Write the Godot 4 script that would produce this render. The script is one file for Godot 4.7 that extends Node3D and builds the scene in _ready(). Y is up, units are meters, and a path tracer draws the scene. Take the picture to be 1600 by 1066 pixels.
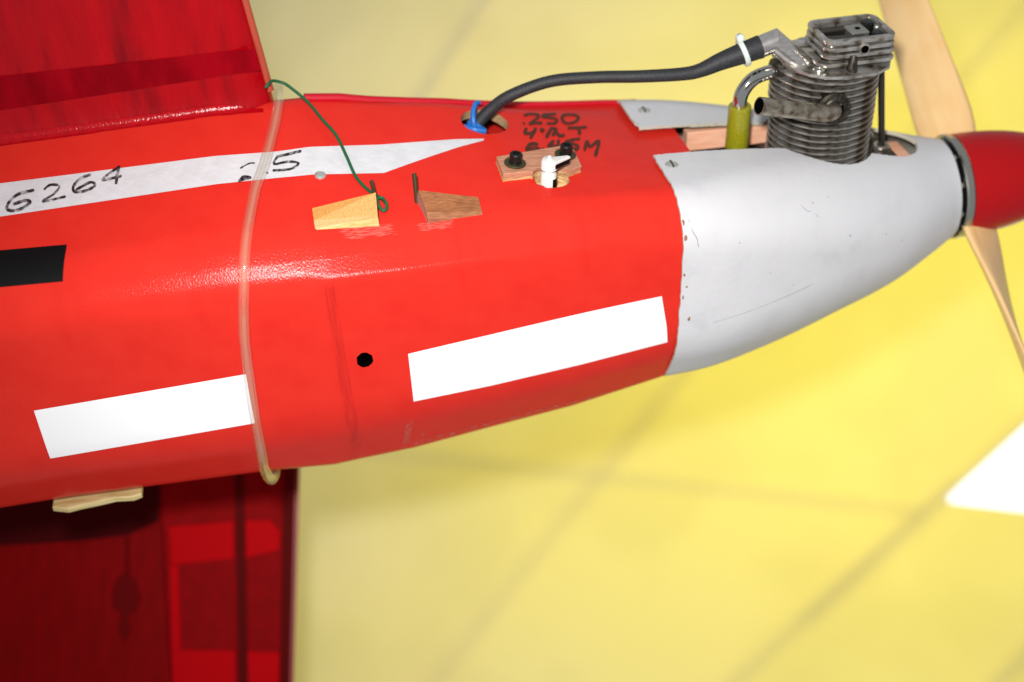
extends Node3D
# A red free-flight model airplane, nose section, seen close up. All lengths inside the builders are millimetres:
# x runs along the fuselage towards the nose, y is up, z points to the near side.
const MM := 0.001
const CAM_AT := Vector3(-0.15064, 0.17873, 0.30303)
const CAM_BASIS := Basis(Vector3(0.97967, -0.0313, 0.19814), Vector3(0.14359, 0.79915, -0.58372), Vector3(-0.14007, 0.60031, 0.78741))

var M := {}
var rng := RandomNumberGenerator.new()
var taken := {}

func _ready() -> void:
	rng.seed = 11
	# camera
	var cam := Camera3D.new()
	cam.name = "camera"
	add_child(cam)
	var lens := CameraAttributesPhysical.new()
	lens.frustum_focal_length = 43.4668
	lens.frustum_focus_distance = 0.322
	lens.exposure_aperture = 8.0
	lens.frustum_near = 0.02
	lens.frustum_far = 20.0
	cam.attributes = lens
	cam.fov = 30.87
	cam.near = 0.02
	cam.far = 20.0
	cam.transform = Transform3D(CAM_BASIS.orthonormalized(), CAM_AT)
	cam.current = true
	# soft light of the tent around the planes
	var we := WorldEnvironment.new()
	we.name = "surroundings"
	var env := Environment.new()
	env.background_mode = Environment.BG_COLOR
	env.background_color = Color(0.86, 0.87, 0.89)
	env.background_energy_multiplier = 0.5
	env.tonemap_mode = Environment.TONE_MAPPER_LINEAR
	env.tonemap_exposure = 1.0
	env.sdfgi_enabled = true
	env.ssao_enabled = true
	env.ssil_enabled = true
	we.environment = env
	add_child(we)
	# the flash on the photographer's camera, just above the lens
	var flash := SpotLight3D.new()
	flash.name = "camera_flash"
	flash.light_color = Color(1.0, 0.985, 0.98)
	flash.light_energy = 0.172
	flash.light_size = 0.010
	flash.spot_range = 6.0
	flash.spot_attenuation = 2.0
	flash.spot_angle = 41.0
	flash.spot_angle_attenuation = 1.0
	flash.shadow_enabled = true
	flash.position = CAM_AT + CAM_BASIS.y * 0.030 + CAM_BASIS.x * -0.014
	var beam := (-CAM_BASIS.z + CAM_BASIS.x * 0.13 - CAM_BASIS.y * 0.0).normalized()
	flash.basis = Basis.looking_at(beam, Vector3.UP)
	add_child(flash)
	# added lamp behind the thin yellow covering, to make the film glow
	var back := AreaLight3D.new()
	back.name = "added_backlight"
	back.area_size = Vector2(0.5, 0.36)
	back.light_color = Color(1.0, 0.98, 0.93)
	back.light_energy = 0.72
	back.area_range = 6.0
	back.shadow_enabled = true
	var yb := Basis(Vector3(0.97848, -0.02009, 0.20536), Vector3(0.18282, 0.54585, -0.8177), Vector3(-0.09567, 0.83764, 0.53778)).orthonormalized()
	var yo := Vector3(-0.03858, -0.30152, -0.32689)
	back.transform = Transform3D(Basis(-yb.x, yb.y, -yb.z), yo + yb.x * 0.24 + yb.y * 0.05 - yb.z * 0.36)
	add_child(back)

	make_materials()
	yellow_wing(Transform3D(yb, yo))
	red_wing()
	prepare_fuselage()
	airplane()
	tubing_loop()
	release_cord()

# ------------------------------------------------------------------ naming
func tag(o: Node3D, label: String, category: String, group := "") -> void:
	o.set_meta("label", label)
	o.set_meta("category", category)
	if group != "":
		o.set_meta("group", group)

func commit(st: SurfaceTool, called: String, m: Material, parent: Node) -> MeshInstance3D:
	st.generate_normals()
	var mi := MeshInstance3D.new()
	mi.name = called
	mi.mesh = st.commit()
	mi.material_override = m
	mi.cast_shadow = GeometryInstance3D.SHADOW_CASTING_SETTING_ON
	put(mi, parent)
	return mi

func put(o: Node3D, parent: Node) -> void:
	var key := str(parent.get_instance_id()) + "/" + String(o.name)
	var base := String(o.name)
	if taken.has(key):
		o.name = base + "_%03d" % int(taken[key])
		taken[key] = int(taken[key]) + 1
	else:
		taken[key] = 1
	parent.add_child(o, true)

func copy_of(src: MeshInstance3D, at: Transform3D, parent: Node, m: Material = null) -> MeshInstance3D:
	var mi := MeshInstance3D.new()
	mi.name = String(src.name).trim_suffix("_001")
	mi.mesh = src.mesh
	mi.material_override = m if m else src.material_override
	mi.transform = Transform3D(at.basis, at.origin * MM)
	put(mi, parent)
	return mi

func node(called: String, parent: Node) -> Node3D:
	var n := Node3D.new()
	n.name = called
	put(n, parent)
	return n

# ------------------------------------------------------------------ mesh helpers (millimetres in, metres out)
func mb() -> SurfaceTool:
	var st := SurfaceTool.new()
	st.begin(Mesh.PRIMITIVE_TRIANGLES)
	return st

var tinted := false
var glow_or_fade: FastNoiseLite

# film tint, cream to lemon: light coming through the film, painted into its colour
func glow_tint(v: Vector3) -> Color:
	var f := clampf(smoothstep(-260.0, 260.0, v.x - v.y * 0.75) + 0.25 * glow_or_fade.get_noise_2d(v.x, v.y), 0.0, 1.0)
	return Color(0.95, 0.87, 0.74).lerp(Color(0.96, 0.87, 0.42), f)

func tri(st: SurfaceTool, a: Vector3, b: Vector3, c: Vector3, out: Vector3, ua := Vector2.ZERO, ub := Vector2.ZERO, uc := Vector2.ZERO) -> void:
	if (b - a).cross(c - a).dot(out) > 0.0:
		var k := b; b = c; c = k
		var u := ub; ub = uc; uc = u
	for v in [[a, ua], [b, ub], [c, uc]]:
		if tinted:
			st.set_color(glow_tint(v[0]))
		st.set_uv(v[1])
		st.add_vertex(v[0] * MM)

func quad(st: SurfaceTool, a: Vector3, b: Vector3, c: Vector3, d: Vector3, out: Vector3, ua := Vector2.ZERO, ub := Vector2.ZERO, uc := Vector2.ZERO, ud := Vector2.ZERO) -> void:
	tri(st, a, b, c, out, ua, ub, uc)
	tri(st, a, c, d, out, ua, uc, ud)

func spline(pts: Array, sub: int) -> PackedVector3Array:
	var out := PackedVector3Array()
	for i in pts.size() - 1:
		var p0: Vector3 = pts[maxi(i - 1, 0)]
		var p1: Vector3 = pts[i]
		var p2: Vector3 = pts[i + 1]
		var p3: Vector3 = pts[mini(i + 2, pts.size() - 1)]
		for k in sub:
			out.append(p1.cubic_interpolate(p2, p0, p3, float(k) / sub))
	out.append(pts[-1])
	return out

# a round tube along points; radii may be one number or an array resampled along the path
func tube(st: SurfaceTool, pts: PackedVector3Array, radii: Variant, seg := 14, caps := true, inward := false) -> void:
	var n := pts.size()
	var up := Vector3.UP
	var rings: Array = []
	var mids: Array = []
	for i in n:
		var t := (pts[mini(i + 1, n - 1)] - pts[maxi(i - 1, 0)]).normalized()
		if i == 0 and absf(t.dot(up)) > 0.9:
			up = Vector3.RIGHT
		var x := (up - t * up.dot(t)).normalized()
		up = x
		var y := t.cross(x)
		var r: float
		if radii is Array:
			var f: float = float(i) / maxf(n - 1, 1) * (radii.size() - 1)
			var k := mini(int(f), radii.size() - 2)
			r = lerpf(radii[k], radii[k + 1], f - k)
		else:
			r = radii
		var ring := PackedVector3Array()
		for j in seg:
			var an := TAU * j / seg
			ring.append(pts[i] + (x * cos(an) + y * sin(an)) * r)
		rings.append(ring)
		mids.append(pts[i])
	st.set_smooth_group(0)
	for i in n - 1:
		for j in seg:
			var k := (j + 1) % seg
			var out: Vector3 = (rings[i][j] + rings[i][k] + rings[i + 1][j]) / 3.0 - (mids[i] * 2.0 + mids[i + 1]) / 3.0
			quad(st, rings[i][j], rings[i][k], rings[i + 1][k], rings[i + 1][j], -out if inward else out, Vector2(i, j), Vector2(i, j + 1), Vector2(i + 1, j + 1), Vector2(i + 1, j))
	if caps:
		st.set_smooth_group(-1)
		for e in [0, n - 1]:
			var out2: Vector3 = mids[e] - mids[1 if e == 0 else n - 2]
			for j in seg:
				tri(st, mids[e], rings[e][j], rings[e][(j + 1) % seg], out2)

# turns a profile of (radius, height) round the y axis of xf
func lathe(st: SurfaceTool, prof: Array, xf: Transform3D, seg := 40, smooth := false, oval := 1.0) -> void:
	for i in prof.size() - 1:
		var a: Vector2 = prof[i]
		var b: Vector2 = prof[i + 1]
		var nrm := Vector2(b.y - a.y, a.x - b.x)
		st.set_smooth_group(0 if smooth else i + 1)
		for j in seg:
			var t0 := TAU * j / seg
			var t1 := TAU * (j + 1) / seg
			var d0 := Vector3(cos(t0), 0, sin(t0) * oval)
			var d1 := Vector3(cos(t1), 0, sin(t1) * oval)
			var dm := (d0 + d1).normalized()
			var out := xf.basis * (dm * nrm.x + Vector3.UP * nrm.y)
			quad(st, xf * (d0 * a.x + Vector3.UP * a.y), xf * (d1 * a.x + Vector3.UP * a.y), xf * (d1 * b.x + Vector3.UP * b.y), xf * (d0 * b.x + Vector3.UP * b.y), out,
				Vector2(float(j) / seg, float(i)), Vector2(float(j + 1) / seg, float(i)), Vector2(float(j + 1) / seg, float(i + 1)), Vector2(float(j) / seg, float(i + 1)))

func rrect(w: float, d: float, r: float, seg := 5) -> PackedVector2Array:
	var out := PackedVector2Array()
	for q in 4:
		var c := Vector2((w / 2 - r) * [1, -1, -1, 1][q], (d / 2 - r) * [1, 1, -1, -1][q])
		for k in seg + 1:
			var an := PI / 2 * (q + float(k) / seg)
			out.append(c + Vector2(cos(an), sin(an)) * r)
	return out

func inset(poly: PackedVector2Array, by: float) -> PackedVector2Array:
	var out := PackedVector2Array()
	var n := poly.size()
	var area := 0.0
	for i in n:
		area += poly[i].cross(poly[(i + 1) % n])
	for i in n:
		var e0 := (poly[i] - poly[(i + n - 1) % n]).normalized()
		var e1 := (poly[(i + 1) % n] - poly[i]).normalized()
		var nn := Vector2(-e0.y - e1.y, e0.x + e1.x).normalized() * signf(area)
		out.append(poly[i] + nn * by / maxf(0.5, sqrt(maxf(0.0, (1.0 + e0.dot(e1)) / 2.0))))
	return out

# a polygon in x, z raised along y from h0 to h1, its edges chamfered
func prism(st: SurfaceTool, poly: PackedVector2Array, h0: float, h1: float, bevel: float, xf := Transform3D(), smooth_side := false) -> void:
	var small := inset(poly, bevel)
	var levels := [[small, h0], [poly, h0 + bevel], [poly, h1 - bevel], [small, h1]]
	if bevel <= 0.0:
		levels = [[poly, h0], [poly, h1]]
	var n := poly.size()
	var area := 0.0
	for i in n:
		area += poly[i].cross(poly[(i + 1) % n])
	for l in levels.size() - 1:
		st.set_smooth_group(l + 1 if smooth_side else -1)
		var p: PackedVector2Array = levels[l][0]
		var q: PackedVector2Array = levels[l + 1][0]
		for i in n:
			var k := (i + 1) % n
			var e := poly[k] - poly[i]
			var o2 := Vector2(e.y, -e.x) * signf(area)
			var out := xf.basis * Vector3(o2.x, 0, o2.y)
			quad(st, xf * Vector3(p[i].x, levels[l][1], p[i].y), xf * Vector3(p[k].x, levels[l][1], p[k].y), xf * Vector3(q[k].x, levels[l + 1][1], q[k].y), xf * Vector3(q[i].x, levels[l + 1][1], q[i].y), out,
				p[i] * 0.05, p[k] * 0.05, q[k] * 0.05, q[i] * 0.05)
	st.set_smooth_group(-1)
	for e2 in [0, levels.size() - 1]:
		var c: PackedVector2Array = levels[e2][0]
		var ids := Geometry2D.triangulate_polygon(c)
		for t in range(0, ids.size(), 3):
			var v := []
			for k in 3:
				v.append(xf * Vector3(c[ids[t + k]].x, levels[e2][1], c[ids[t + k]].y))
			tri(st, v[0], v[1], v[2], xf.basis.y * (1.0 if e2 > 0 else -1.0), c[ids[t]] * 0.05, c[ids[t + 1]] * 0.05, c[ids[t + 2]] * 0.05)

func ring_plate(st: SurfaceTool, outer: PackedVector2Array, inner: PackedVector2Array, h0: float, h1: float, bevel: float, xf: Transform3D) -> void:
	var o_s := inset(outer, bevel)
	var n := outer.size()
	var lv := [[inner, h0], [o_s, h0], [outer, h0 + bevel], [outer, h1 - bevel], [o_s, h1], [inner, h1], [inner, h0]]
	for l in lv.size() - 1:
		st.set_smooth_group(l + 1)
		for i in n:
			var k := (i + 1) % n
			var p: PackedVector2Array = lv[l][0]
			var q: PackedVector2Array = lv[l + 1][0]
			var d := (outer[i] + outer[k]) / 2.0
			var out := Vector3(d.x, 0, d.y).normalized()
			if l == 0: out = Vector3.DOWN
			if l == 4: out = Vector3.UP
			if l == 5: out = -out
			if l == 1: out += Vector3.DOWN
			if l == 3: out += Vector3.UP
			quad(st, xf * Vector3(p[i].x, lv[l][1], p[i].y), xf * Vector3(p[k].x, lv[l][1], p[k].y), xf * Vector3(q[k].x, lv[l + 1][1], q[k].y), xf * Vector3(q[i].x, lv[l + 1][1], q[i].y), xf.basis * out)

func turned(at: Vector3, y: Vector3, x := Vector3.RIGHT) -> Transform3D:
	var yy := y.normalized()
	var xx := (x - yy * x.dot(yy)).normalized()
	return Transform3D(Basis(xx, yy, xx.cross(yy)), at)

func circle(r: float, n: int) -> PackedVector2Array:
	var out := PackedVector2Array()
	for i in n:
		out.append(Vector2(cos(TAU * i / n), sin(TAU * i / n)) * r)
	return out

# ------------------------------------------------------------------ materials
func noise(seed_: int, freq: float, oct := 4, kind := FastNoiseLite.TYPE_SIMPLEX_SMOOTH) -> FastNoiseLite:
	var n := FastNoiseLite.new()
	n.seed = seed_
	n.noise_type = kind
	n.frequency = freq
	n.fractal_octaves = oct
	return n

func ramp(cols: Array, offs: Array) -> Gradient:
	var g := Gradient.new()
	g.offsets = PackedFloat32Array(offs)
	g.colors = PackedColorArray(cols)
	return g

func noise_tex(n: FastNoiseLite, g: Gradient = null, size := 512, normal := false, bump := 4.0) -> NoiseTexture2D:
	var t := NoiseTexture2D.new()
	t.width = size
	t.height = size
	t.seamless = true
	t.noise = n
	if g:
		t.color_ramp = g
	t.as_normal_map = normal
	t.bump_strength = bump
	return t

func plain(called: String, c: Color, rough: float, metal := 0.0) -> StandardMaterial3D:
	var m := StandardMaterial3D.new()
	m.resource_name = called
	m.albedo_color = c
	m.roughness = rough
	m.metallic = metal
	M[called] = m
	return m

func mottled(called: String, g: Gradient, n: FastNoiseLite, scale: Vector3, rough: float, metal := 0.0, bump: FastNoiseLite = null, bump_k := 0.3, size := 512) -> StandardMaterial3D:
	var m := plain(called, Color.WHITE, rough, metal)
	m.albedo_texture = noise_tex(n, g, size)
	m.uv1_triplanar = true
	m.uv1_scale = scale
	if bump:
		m.normal_enabled = true
		m.normal_texture = noise_tex(bump, null, size, true, 6.0)
		m.normal_scale = bump_k
	return m

func make_materials() -> void:
	var red := mottled("red_film", ramp([Color(0.815, 0.165, 0.13), Color(0.83, 0.18, 0.14), Color(0.84, 0.19, 0.145)], [0.0, 0.5, 1.0]), noise(3, 0.004, 3), Vector3(30, 30, 30), 0.2, 0.0, noise(5, 0.10, 3), 0.12)
	red.metallic_specular = 0.2
	mottled("dark_red_film", ramp([Color(0.42, 0.02, 0.05), Color(0.50, 0.03, 0.06)], [0.2, 0.8]), noise(4, 0.02, 4), Vector3(12, 12, 12), 0.4)
	plain("strip_film", Color(0.72, 0.015, 0.12), 0.4)
	var pyl := mottled("pylon_film", ramp([Color(0.45, 0.0, 0.035), Color(0.59, 0.0, 0.045), Color(0.64, 0.002, 0.05)], [0.08, 0.38, 0.8]), noise(8, 0.009, 5), Vector3(22, 3.0, 22), 0.32, 0.0, noise(9, 0.035, 4), 0.2)
	pyl.clearcoat_enabled = true
	pyl.clearcoat = 0.25
	pyl.clearcoat_roughness = 0.1
	pyl.metallic_specular = 0.25
	var wr := mottled("wrinkled_film", ramp([Color(0.60, 0.005, 0.05), Color(0.68, 0.01, 0.06)], [0.2, 0.8]), noise(18, 0.02, 3), Vector3(30, 30, 30), 0.2, 0.0, noise(20, 0.06, 4), 0.22)
	wr.metallic_specular = 0.35
	mottled("film_overlap", ramp([Color(0.46, 0.0, 0.045), Color(0.55, 0.005, 0.065)], [0.25, 0.75]), noise(18, 0.012, 5), Vector3(14, 4, 14), 0.3, 0.0, noise(19, 0.03, 4), 0.2)
	M.film_overlap.metallic_specular = 0.2
	mottled("white_film", ramp([Color(0.80, 0.805, 0.81), Color(0.83, 0.832, 0.838)], [0.3, 0.7]), noise(13, 0.02, 3), Vector3(12, 12, 12), 0.4, 0.0, noise(5, 0.05, 3), 0.12)
	plain("bright_white_film", Color(0.97, 0.97, 0.97), 0.4)
	plain("black_film", Color(0.045, 0.045, 0.047), 0.62)
	M.black_film.metallic_specular = 0.25
	mottled("cowl_paint", ramp([Color(0.75, 0.752, 0.757), Color(0.782, 0.783, 0.787), Color(0.792, 0.793, 0.797)], [0.05, 0.3, 0.8]), noise(21, 0.010, 5), Vector3(14, 14, 14), 0.5, 0.0, noise(22, 0.04, 4), 0.05)
	M.cowl_paint.metallic_specular = 0.3
	plain("chipped", Color(0.55, 0.40, 0.32), 0.8)
	plain("grime", Color(0.42, 0.41, 0.40), 0.7)
	plain("cowl_inside", Color(0.60, 0.58, 0.52), 0.8)
	plain("cowl_edge", Color(0.72, 0.70, 0.62), 0.8)
	# wood
	mottled("ply", ramp([Color(0.66, 0.44, 0.33), Color(0.78, 0.57, 0.45)], [0.2, 0.8]), noise(31, 0.03, 4), Vector3(12, 60, 60), 0.7)
	mottled("ply_edge", ramp([Color(0.62, 0.45, 0.28), Color(0.88, 0.74, 0.52)], [0.35, 0.65]), noise(32, 0.02, 3), Vector3(8, 160, 60), 0.8)
	mottled("mount_wood", ramp([Color(0.90, 0.66, 0.52), Color(0.95, 0.74, 0.62)], [0.2, 0.8]), noise(33, 0.02, 4), Vector3(10, 50, 50), 0.7)
	mottled("pale_block", ramp([Color(0.70, 0.46, 0.20), Color(0.80, 0.58, 0.30), Color(0.85, 0.65, 0.37)], [0.2, 0.5, 0.9]), noise(34, 0.05, 4), Vector3(110, 30, 60), 0.55)
	mottled("pale_cut", ramp([Color(0.80, 0.59, 0.32), Color(0.88, 0.72, 0.46)], [0.25, 0.75]), noise(35, 0.02, 4), Vector3(20, 120, 60), 0.5)
	mottled("brown_block", ramp([Color(0.48, 0.28, 0.16), Color(0.59, 0.37, 0.22), Color(0.66, 0.44, 0.28)], [0.2, 0.5, 0.9]), noise(36, 0.03, 4), Vector3(16, 90, 90), 0.45)
	mottled("brown_cut", ramp([Color(0.52, 0.25, 0.15), Color(0.66, 0.36, 0.22)], [0.25, 0.75]), noise(37, 0.03, 4), Vector3(16, 70, 70), 0.4)
	mottled("pink_grain", ramp([Color(0.58, 0.42, 0.38), Color(0.74, 0.58, 0.54)], [0.2, 0.8]), noise(41, 0.05, 3), Vector3(50, 90, 50), 0.6)
	mottled("dark_grain", ramp([Color(0.34, 0.22, 0.14), Color(0.50, 0.34, 0.22)], [0.2, 0.8]), noise(42, 0.05, 3), Vector3(50, 90, 50), 0.6)
	mottled("torn_wood", ramp([Color(0.42, 0.30, 0.20), Color(0.78, 0.64, 0.46)], [0.3, 0.7]), noise(38, 0.08, 4), Vector3(60, 60, 60), 0.9)
	mottled("prop_wood", ramp([Color(0.90, 0.72, 0.47), Color(0.95, 0.81, 0.58)], [0.2, 0.8]), noise(39, 0.012, 3), Vector3(50, 6, 6), 0.35)
	mottled("cream_wood", ramp([Color(0.72, 0.64, 0.40), Color(0.86, 0.80, 0.58)], [0.2, 0.8]), noise(40, 0.02, 3), Vector3(8, 80, 40), 0.6)
	# metals
	var fin := mottled("oily_metal", ramp([Color(0.38, 0.32, 0.25), Color(0.65, 0.635, 0.60), Color(0.80, 0.795, 0.78)], [0.18, 0.42, 0.85]), noise(51, 0.010, 4), Vector3(30, 30, 30), 0.34, 0.75, noise(52, 0.08, 3), 0.14)
	fin.roughness = 0.29
	mottled("dark_metal", ramp([Color(0.16, 0.14, 0.11), Color(0.32, 0.30, 0.27)], [0.25, 0.75]), noise(53, 0.03, 5), Vector3(40, 40, 40), 0.42, 0.7)
	mottled("sooty_pipe", ramp([Color(0.34, 0.28, 0.21), Color(0.56, 0.52, 0.45), Color(0.70, 0.67, 0.61)], [0.2, 0.42, 0.75]), noise(54, 0.014, 4), Vector3(40, 40, 40), 0.3, 0.85)
	plain("shade_or_soot", Color(0.02, 0.018, 0.016), 0.9)  # near-black for recesses: shade put into the colour, soot in the exhaust bore
	M.shade_or_soot.metallic_specular = 0.1
	mottled("brushed_metal", ramp([Color(0.80, 0.78, 0.75), Color(0.90, 0.89, 0.87)], [0.3, 0.7]), noise(55, 0.03, 4), Vector3(20, 60, 60), 0.24, 0.95)
	plain("chrome", Color(0.78, 0.78, 0.76), 0.07, 1.0)
	plain("zinc", Color(0.80, 0.82, 0.78), 0.32, 0.7)
	plain("black_steel", Color(0.13, 0.13, 0.125), 0.34, 0.5)
	plain("olive_steel", Color(0.34, 0.32, 0.22), 0.4, 0.7)
	plain("bronze_steel", Color(0.30, 0.28, 0.25), 0.35, 0.85)
	plain("ring_metal", Color(0.66, 0.66, 0.62), 0.32, 0.85)
	plain("polished_ring", Color(0.72, 0.72, 0.68), 0.2, 1.0)
	plain("washer_dark", Color(0.07, 0.075, 0.09), 0.25, 0.8)
	# rubber, plastic, cord
	mottled("hose_rubber", ramp([Color(0.10, 0.105, 0.115), Color(0.17, 0.175, 0.185)], [0.3, 0.7]), noise(61, 0.05, 4), Vector3(40, 40, 40), 0.62, 0.0, noise(62, 0.08, 3), 0.2)
	plain("blue_plastic", Color(0.10, 0.40, 0.70), 0.4)
	var tie := plain("clear_nylon", Color(0.86, 0.86, 0.82), 0.35)
	tie.subsurf_scatter_enabled = true
	tie.subsurf_scatter_strength = 0.3
	var sil := mottled("olive_silicone", ramp([Color(0.44, 0.48, 0.07), Color(0.62, 0.58, 0.12)], [0.3, 0.7]), noise(63, 0.06, 4), Vector3(60, 60, 60), 0.22)
	sil.subsurf_scatter_enabled = true
	sil.subsurf_scatter_strength = 0.35
	plain("white_nylon", Color(0.86, 0.865, 0.84), 0.25)
	plain("green_cord", Color(0.03, 0.34, 0.19), 0.55)
	plain("spinner_red", Color(0.66, 0.055, 0.075), 0.33)
	var spn: StandardMaterial3D = M.spinner_red
	spn.clearcoat_enabled = true
	spn.clearcoat = 0.12
	spn.clearcoat_roughness = 0.3
	spn.metallic_specular = 0.25
	var cl := plain("clear_tubing", Color(0.90, 0.90, 0.72, 0.055), 0.05)
	cl.transparency = BaseMaterial3D.TRANSPARENCY_ALPHA
	cl.metallic_specular = 0.8
	# coverings of the planes behind
	var yf := mottled("yellow_film", ramp([Color(0.95, 0.95, 0.93), Color(0.98, 0.98, 0.97)], [0.3, 0.7]), noise(71, 0.006, 3), Vector3(2.2, 2.2, 2.2), 0.45)
	yf.vertex_color_use_as_albedo = true
	yf.backlight_enabled = true
	yf.backlight = Color(0.68, 0.65, 0.09)
	var wf := plain("white_covering", Color(0.95, 0.95, 0.95), 0.45)
	wf.backlight_enabled = true
	wf.backlight = Color(1, 1, 1)
	var bal := plain("balsa", Color(0.86, 0.70, 0.42), 0.8)
	bal.backlight_enabled = true
	bal.backlight = Color(1.0, 0.86, 0.55)
	mottled("film_over_sheet", ramp([Color(0.46, 0.012, 0.02), Color(0.50, 0.015, 0.025)], [0.2, 0.8]), noise(72, 0.012, 4), Vector3(26, 6, 26), 0.3)
	mottled("film_over_bay", ramp([Color(0.50, 0.015, 0.025), Color(0.53, 0.015, 0.03)], [0.3, 0.7]), noise(73, 0.02, 3), Vector3(10, 10, 10), 0.3)
	plain("backlit_film", Color(0.70, 0.0, 0.03), 0.3)  # bright tone stands for light coming through the film
	plain("wing_edge", Color(0.56, 0.08, 0.05), 0.5)
	plain("darker_film", Color(0.38, 0.012, 0.02), 0.4)
	plain("film_over_spar", Color(0.33, 0.02, 0.02), 0.35)
	plain("film_in_shadow", Color(0.24, 0.012, 0.02), 0.35)  # dark tone: doubled film, and the fuselage shadow put into its colour
	plain("film_edge", Color(0.66, 0.28, 0.20), 0.35)
	for k in ["darker_film", "film_over_sheet", "film_over_bay", "backlit_film", "film_over_spar", "film_in_shadow"]:
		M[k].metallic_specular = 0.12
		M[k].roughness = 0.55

# ------------------------------------------------------------------ the yellow wing behind
func yellow_wing(xf: Transform3D) -> void:
	var w := Node3D.new()
	w.name = "yellow_wing"
	w.transform = xf
	put(w, self)
	tag(w, "large yellow translucent film covered wing panel filling the background behind the red airplane", "wing")
	# film with a slight camber, open underneath
	var st := mb()
	st.set_smooth_group(0)
	glow_or_fade = noise(74, 0.004, 3)
	tinted = true
	var patch := PackedVector2Array([Vector2(270.5, -108.2), Vector2(267.2, -106.0), Vector2(267.6, -102.0), Vector2(321.4, -57.0), Vector2(420, 28), Vector2(520, 20), Vector2(520, -140), Vector2(313.3, -113.5)])
	var hole := inset(patch, 1.2)
	var nx := 100
	var ny := 60
	var camber := func(x: float, y: float) -> float: return -0.00006 * y * y - 0.000012 * x * x
	for i in nx:
		for j in ny:
			var p := []
			for q in [[0, 0], [1, 0], [1, 1], [0, 1]]:
				var x := lerpf(-620.0, 620.0, float(i + q[0]) / nx)
				var y := lerpf(-420.0, 420.0, float(j + q[1]) / ny)
				p.append(Vector3(x, y, camber.call(x, y)))
			var cell := PackedVector2Array()
			for v in p:
				cell.append(Vector2(v.x, v.y))
			if Geometry2D.intersect_polygons(cell, hole).is_empty():
				quad(st, p[0], p[1], p[2], p[3], Vector3.BACK)
				continue
			for piece in Geometry2D.clip_polygons(cell, hole):
				var ids0 := Geometry2D.triangulate_polygon(piece)
				for t in range(0, ids0.size(), 3):
					var v3 := []
					for k in 3:
						var q: Vector2 = piece[ids0[t + k]]
						v3.append(Vector3(q.x, q.y, camber.call(q.x, q.y)))
					tri(st, v3[0], v3[1], v3[2], Vector3.BACK)
	commit(st, "covering", M.yellow_film, w)
	tinted = false
	# ribs and spar right under the film
	var bars := [["rib", -37.8, -204.0, 97.7, -38.1, 7.0], ["rib", 124.0, -213.7, 251.8, -108.8, 7.0], ["rib", 268.9, -96.8, 340.0, -38.0, 7.0], ["rib", 277.3, -213.8, 302.6, -192.6, 8.0],
		["rib", 312.0, 189.2, 364.8, 249.1, 6.0], ["rib", -60.0, 176.0, -13.8, 261.3, 6.0], ["spar", -140.0, -62.0, 250.0, -107.5, 3.0]]
	for b in bars:
		var a2 := Vector2(b[1], b[2])
		var b2 := Vector2(b[3], b[4])
		var d := (b2 - a2).normalized()
		if b[0] == "rib":
			b2 += d * 30.0
			a2 -= d * 120.0
		var nrm: Vector2 = Vector2(-d.y, d.x) * float(b[5]) * 0.14
		st = mb()
		st.set_smooth_group(-1)
		var steps := 10
		for k in steps:
			var s0 := a2.lerp(b2, float(k) / steps)
			var s1 := a2.lerp(b2, float(k + 1) / steps)
			var c := []
			for s in [s0, s1]:
				for side in [-1.0, 1.0]:
					var q2: Vector2 = s + nrm * side
					var z: float = camber.call(q2.x, q2.y)
					c.append(Vector3(q2.x, q2.y, z - 10.0))
					c.append(Vector3(q2.x, q2.y, z - 13.0))
			quad(st, c[0], c[2], c[6], c[4], Vector3.BACK)
			quad(st, c[1], c[3], c[7], c[5], Vector3.FORWARD)
			quad(st, c[0], c[1], c[5], c[4], Vector3(-nrm.x, -nrm.y, 0))
			quad(st, c[2], c[3], c[7], c[6], Vector3(nrm.x, nrm.y, 0))
		commit(st, b[0], M.balsa, w)
	# white patch of covering with a rounded tip
	st = mb()
	var poly := patch
	var sc := []
	for p2 in poly:
		sc.append(Vector3(p2.x, p2.y, camber.call(p2.x, p2.y) + 0.6))
	st.set_smooth_group(-1)
	var ids := Geometry2D.triangulate_polygon(poly)
	for t in range(0, ids.size(), 3):
		tri(st, sc[ids[t]], sc[ids[t + 1]], sc[ids[t + 2]], Vector3.BACK)
	for i in sc.size():
		var k := (i + 1) % sc.size()
		quad(st, sc[i], sc[k], sc[k] - Vector3(0, 0, 0.5), sc[i] - Vector3(0, 0, 0.5), (sc[i] + sc[k]) / 2.0 - Vector3(400, -50, 0))
	commit(st, "white_patch", M.white_covering, w)

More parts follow.
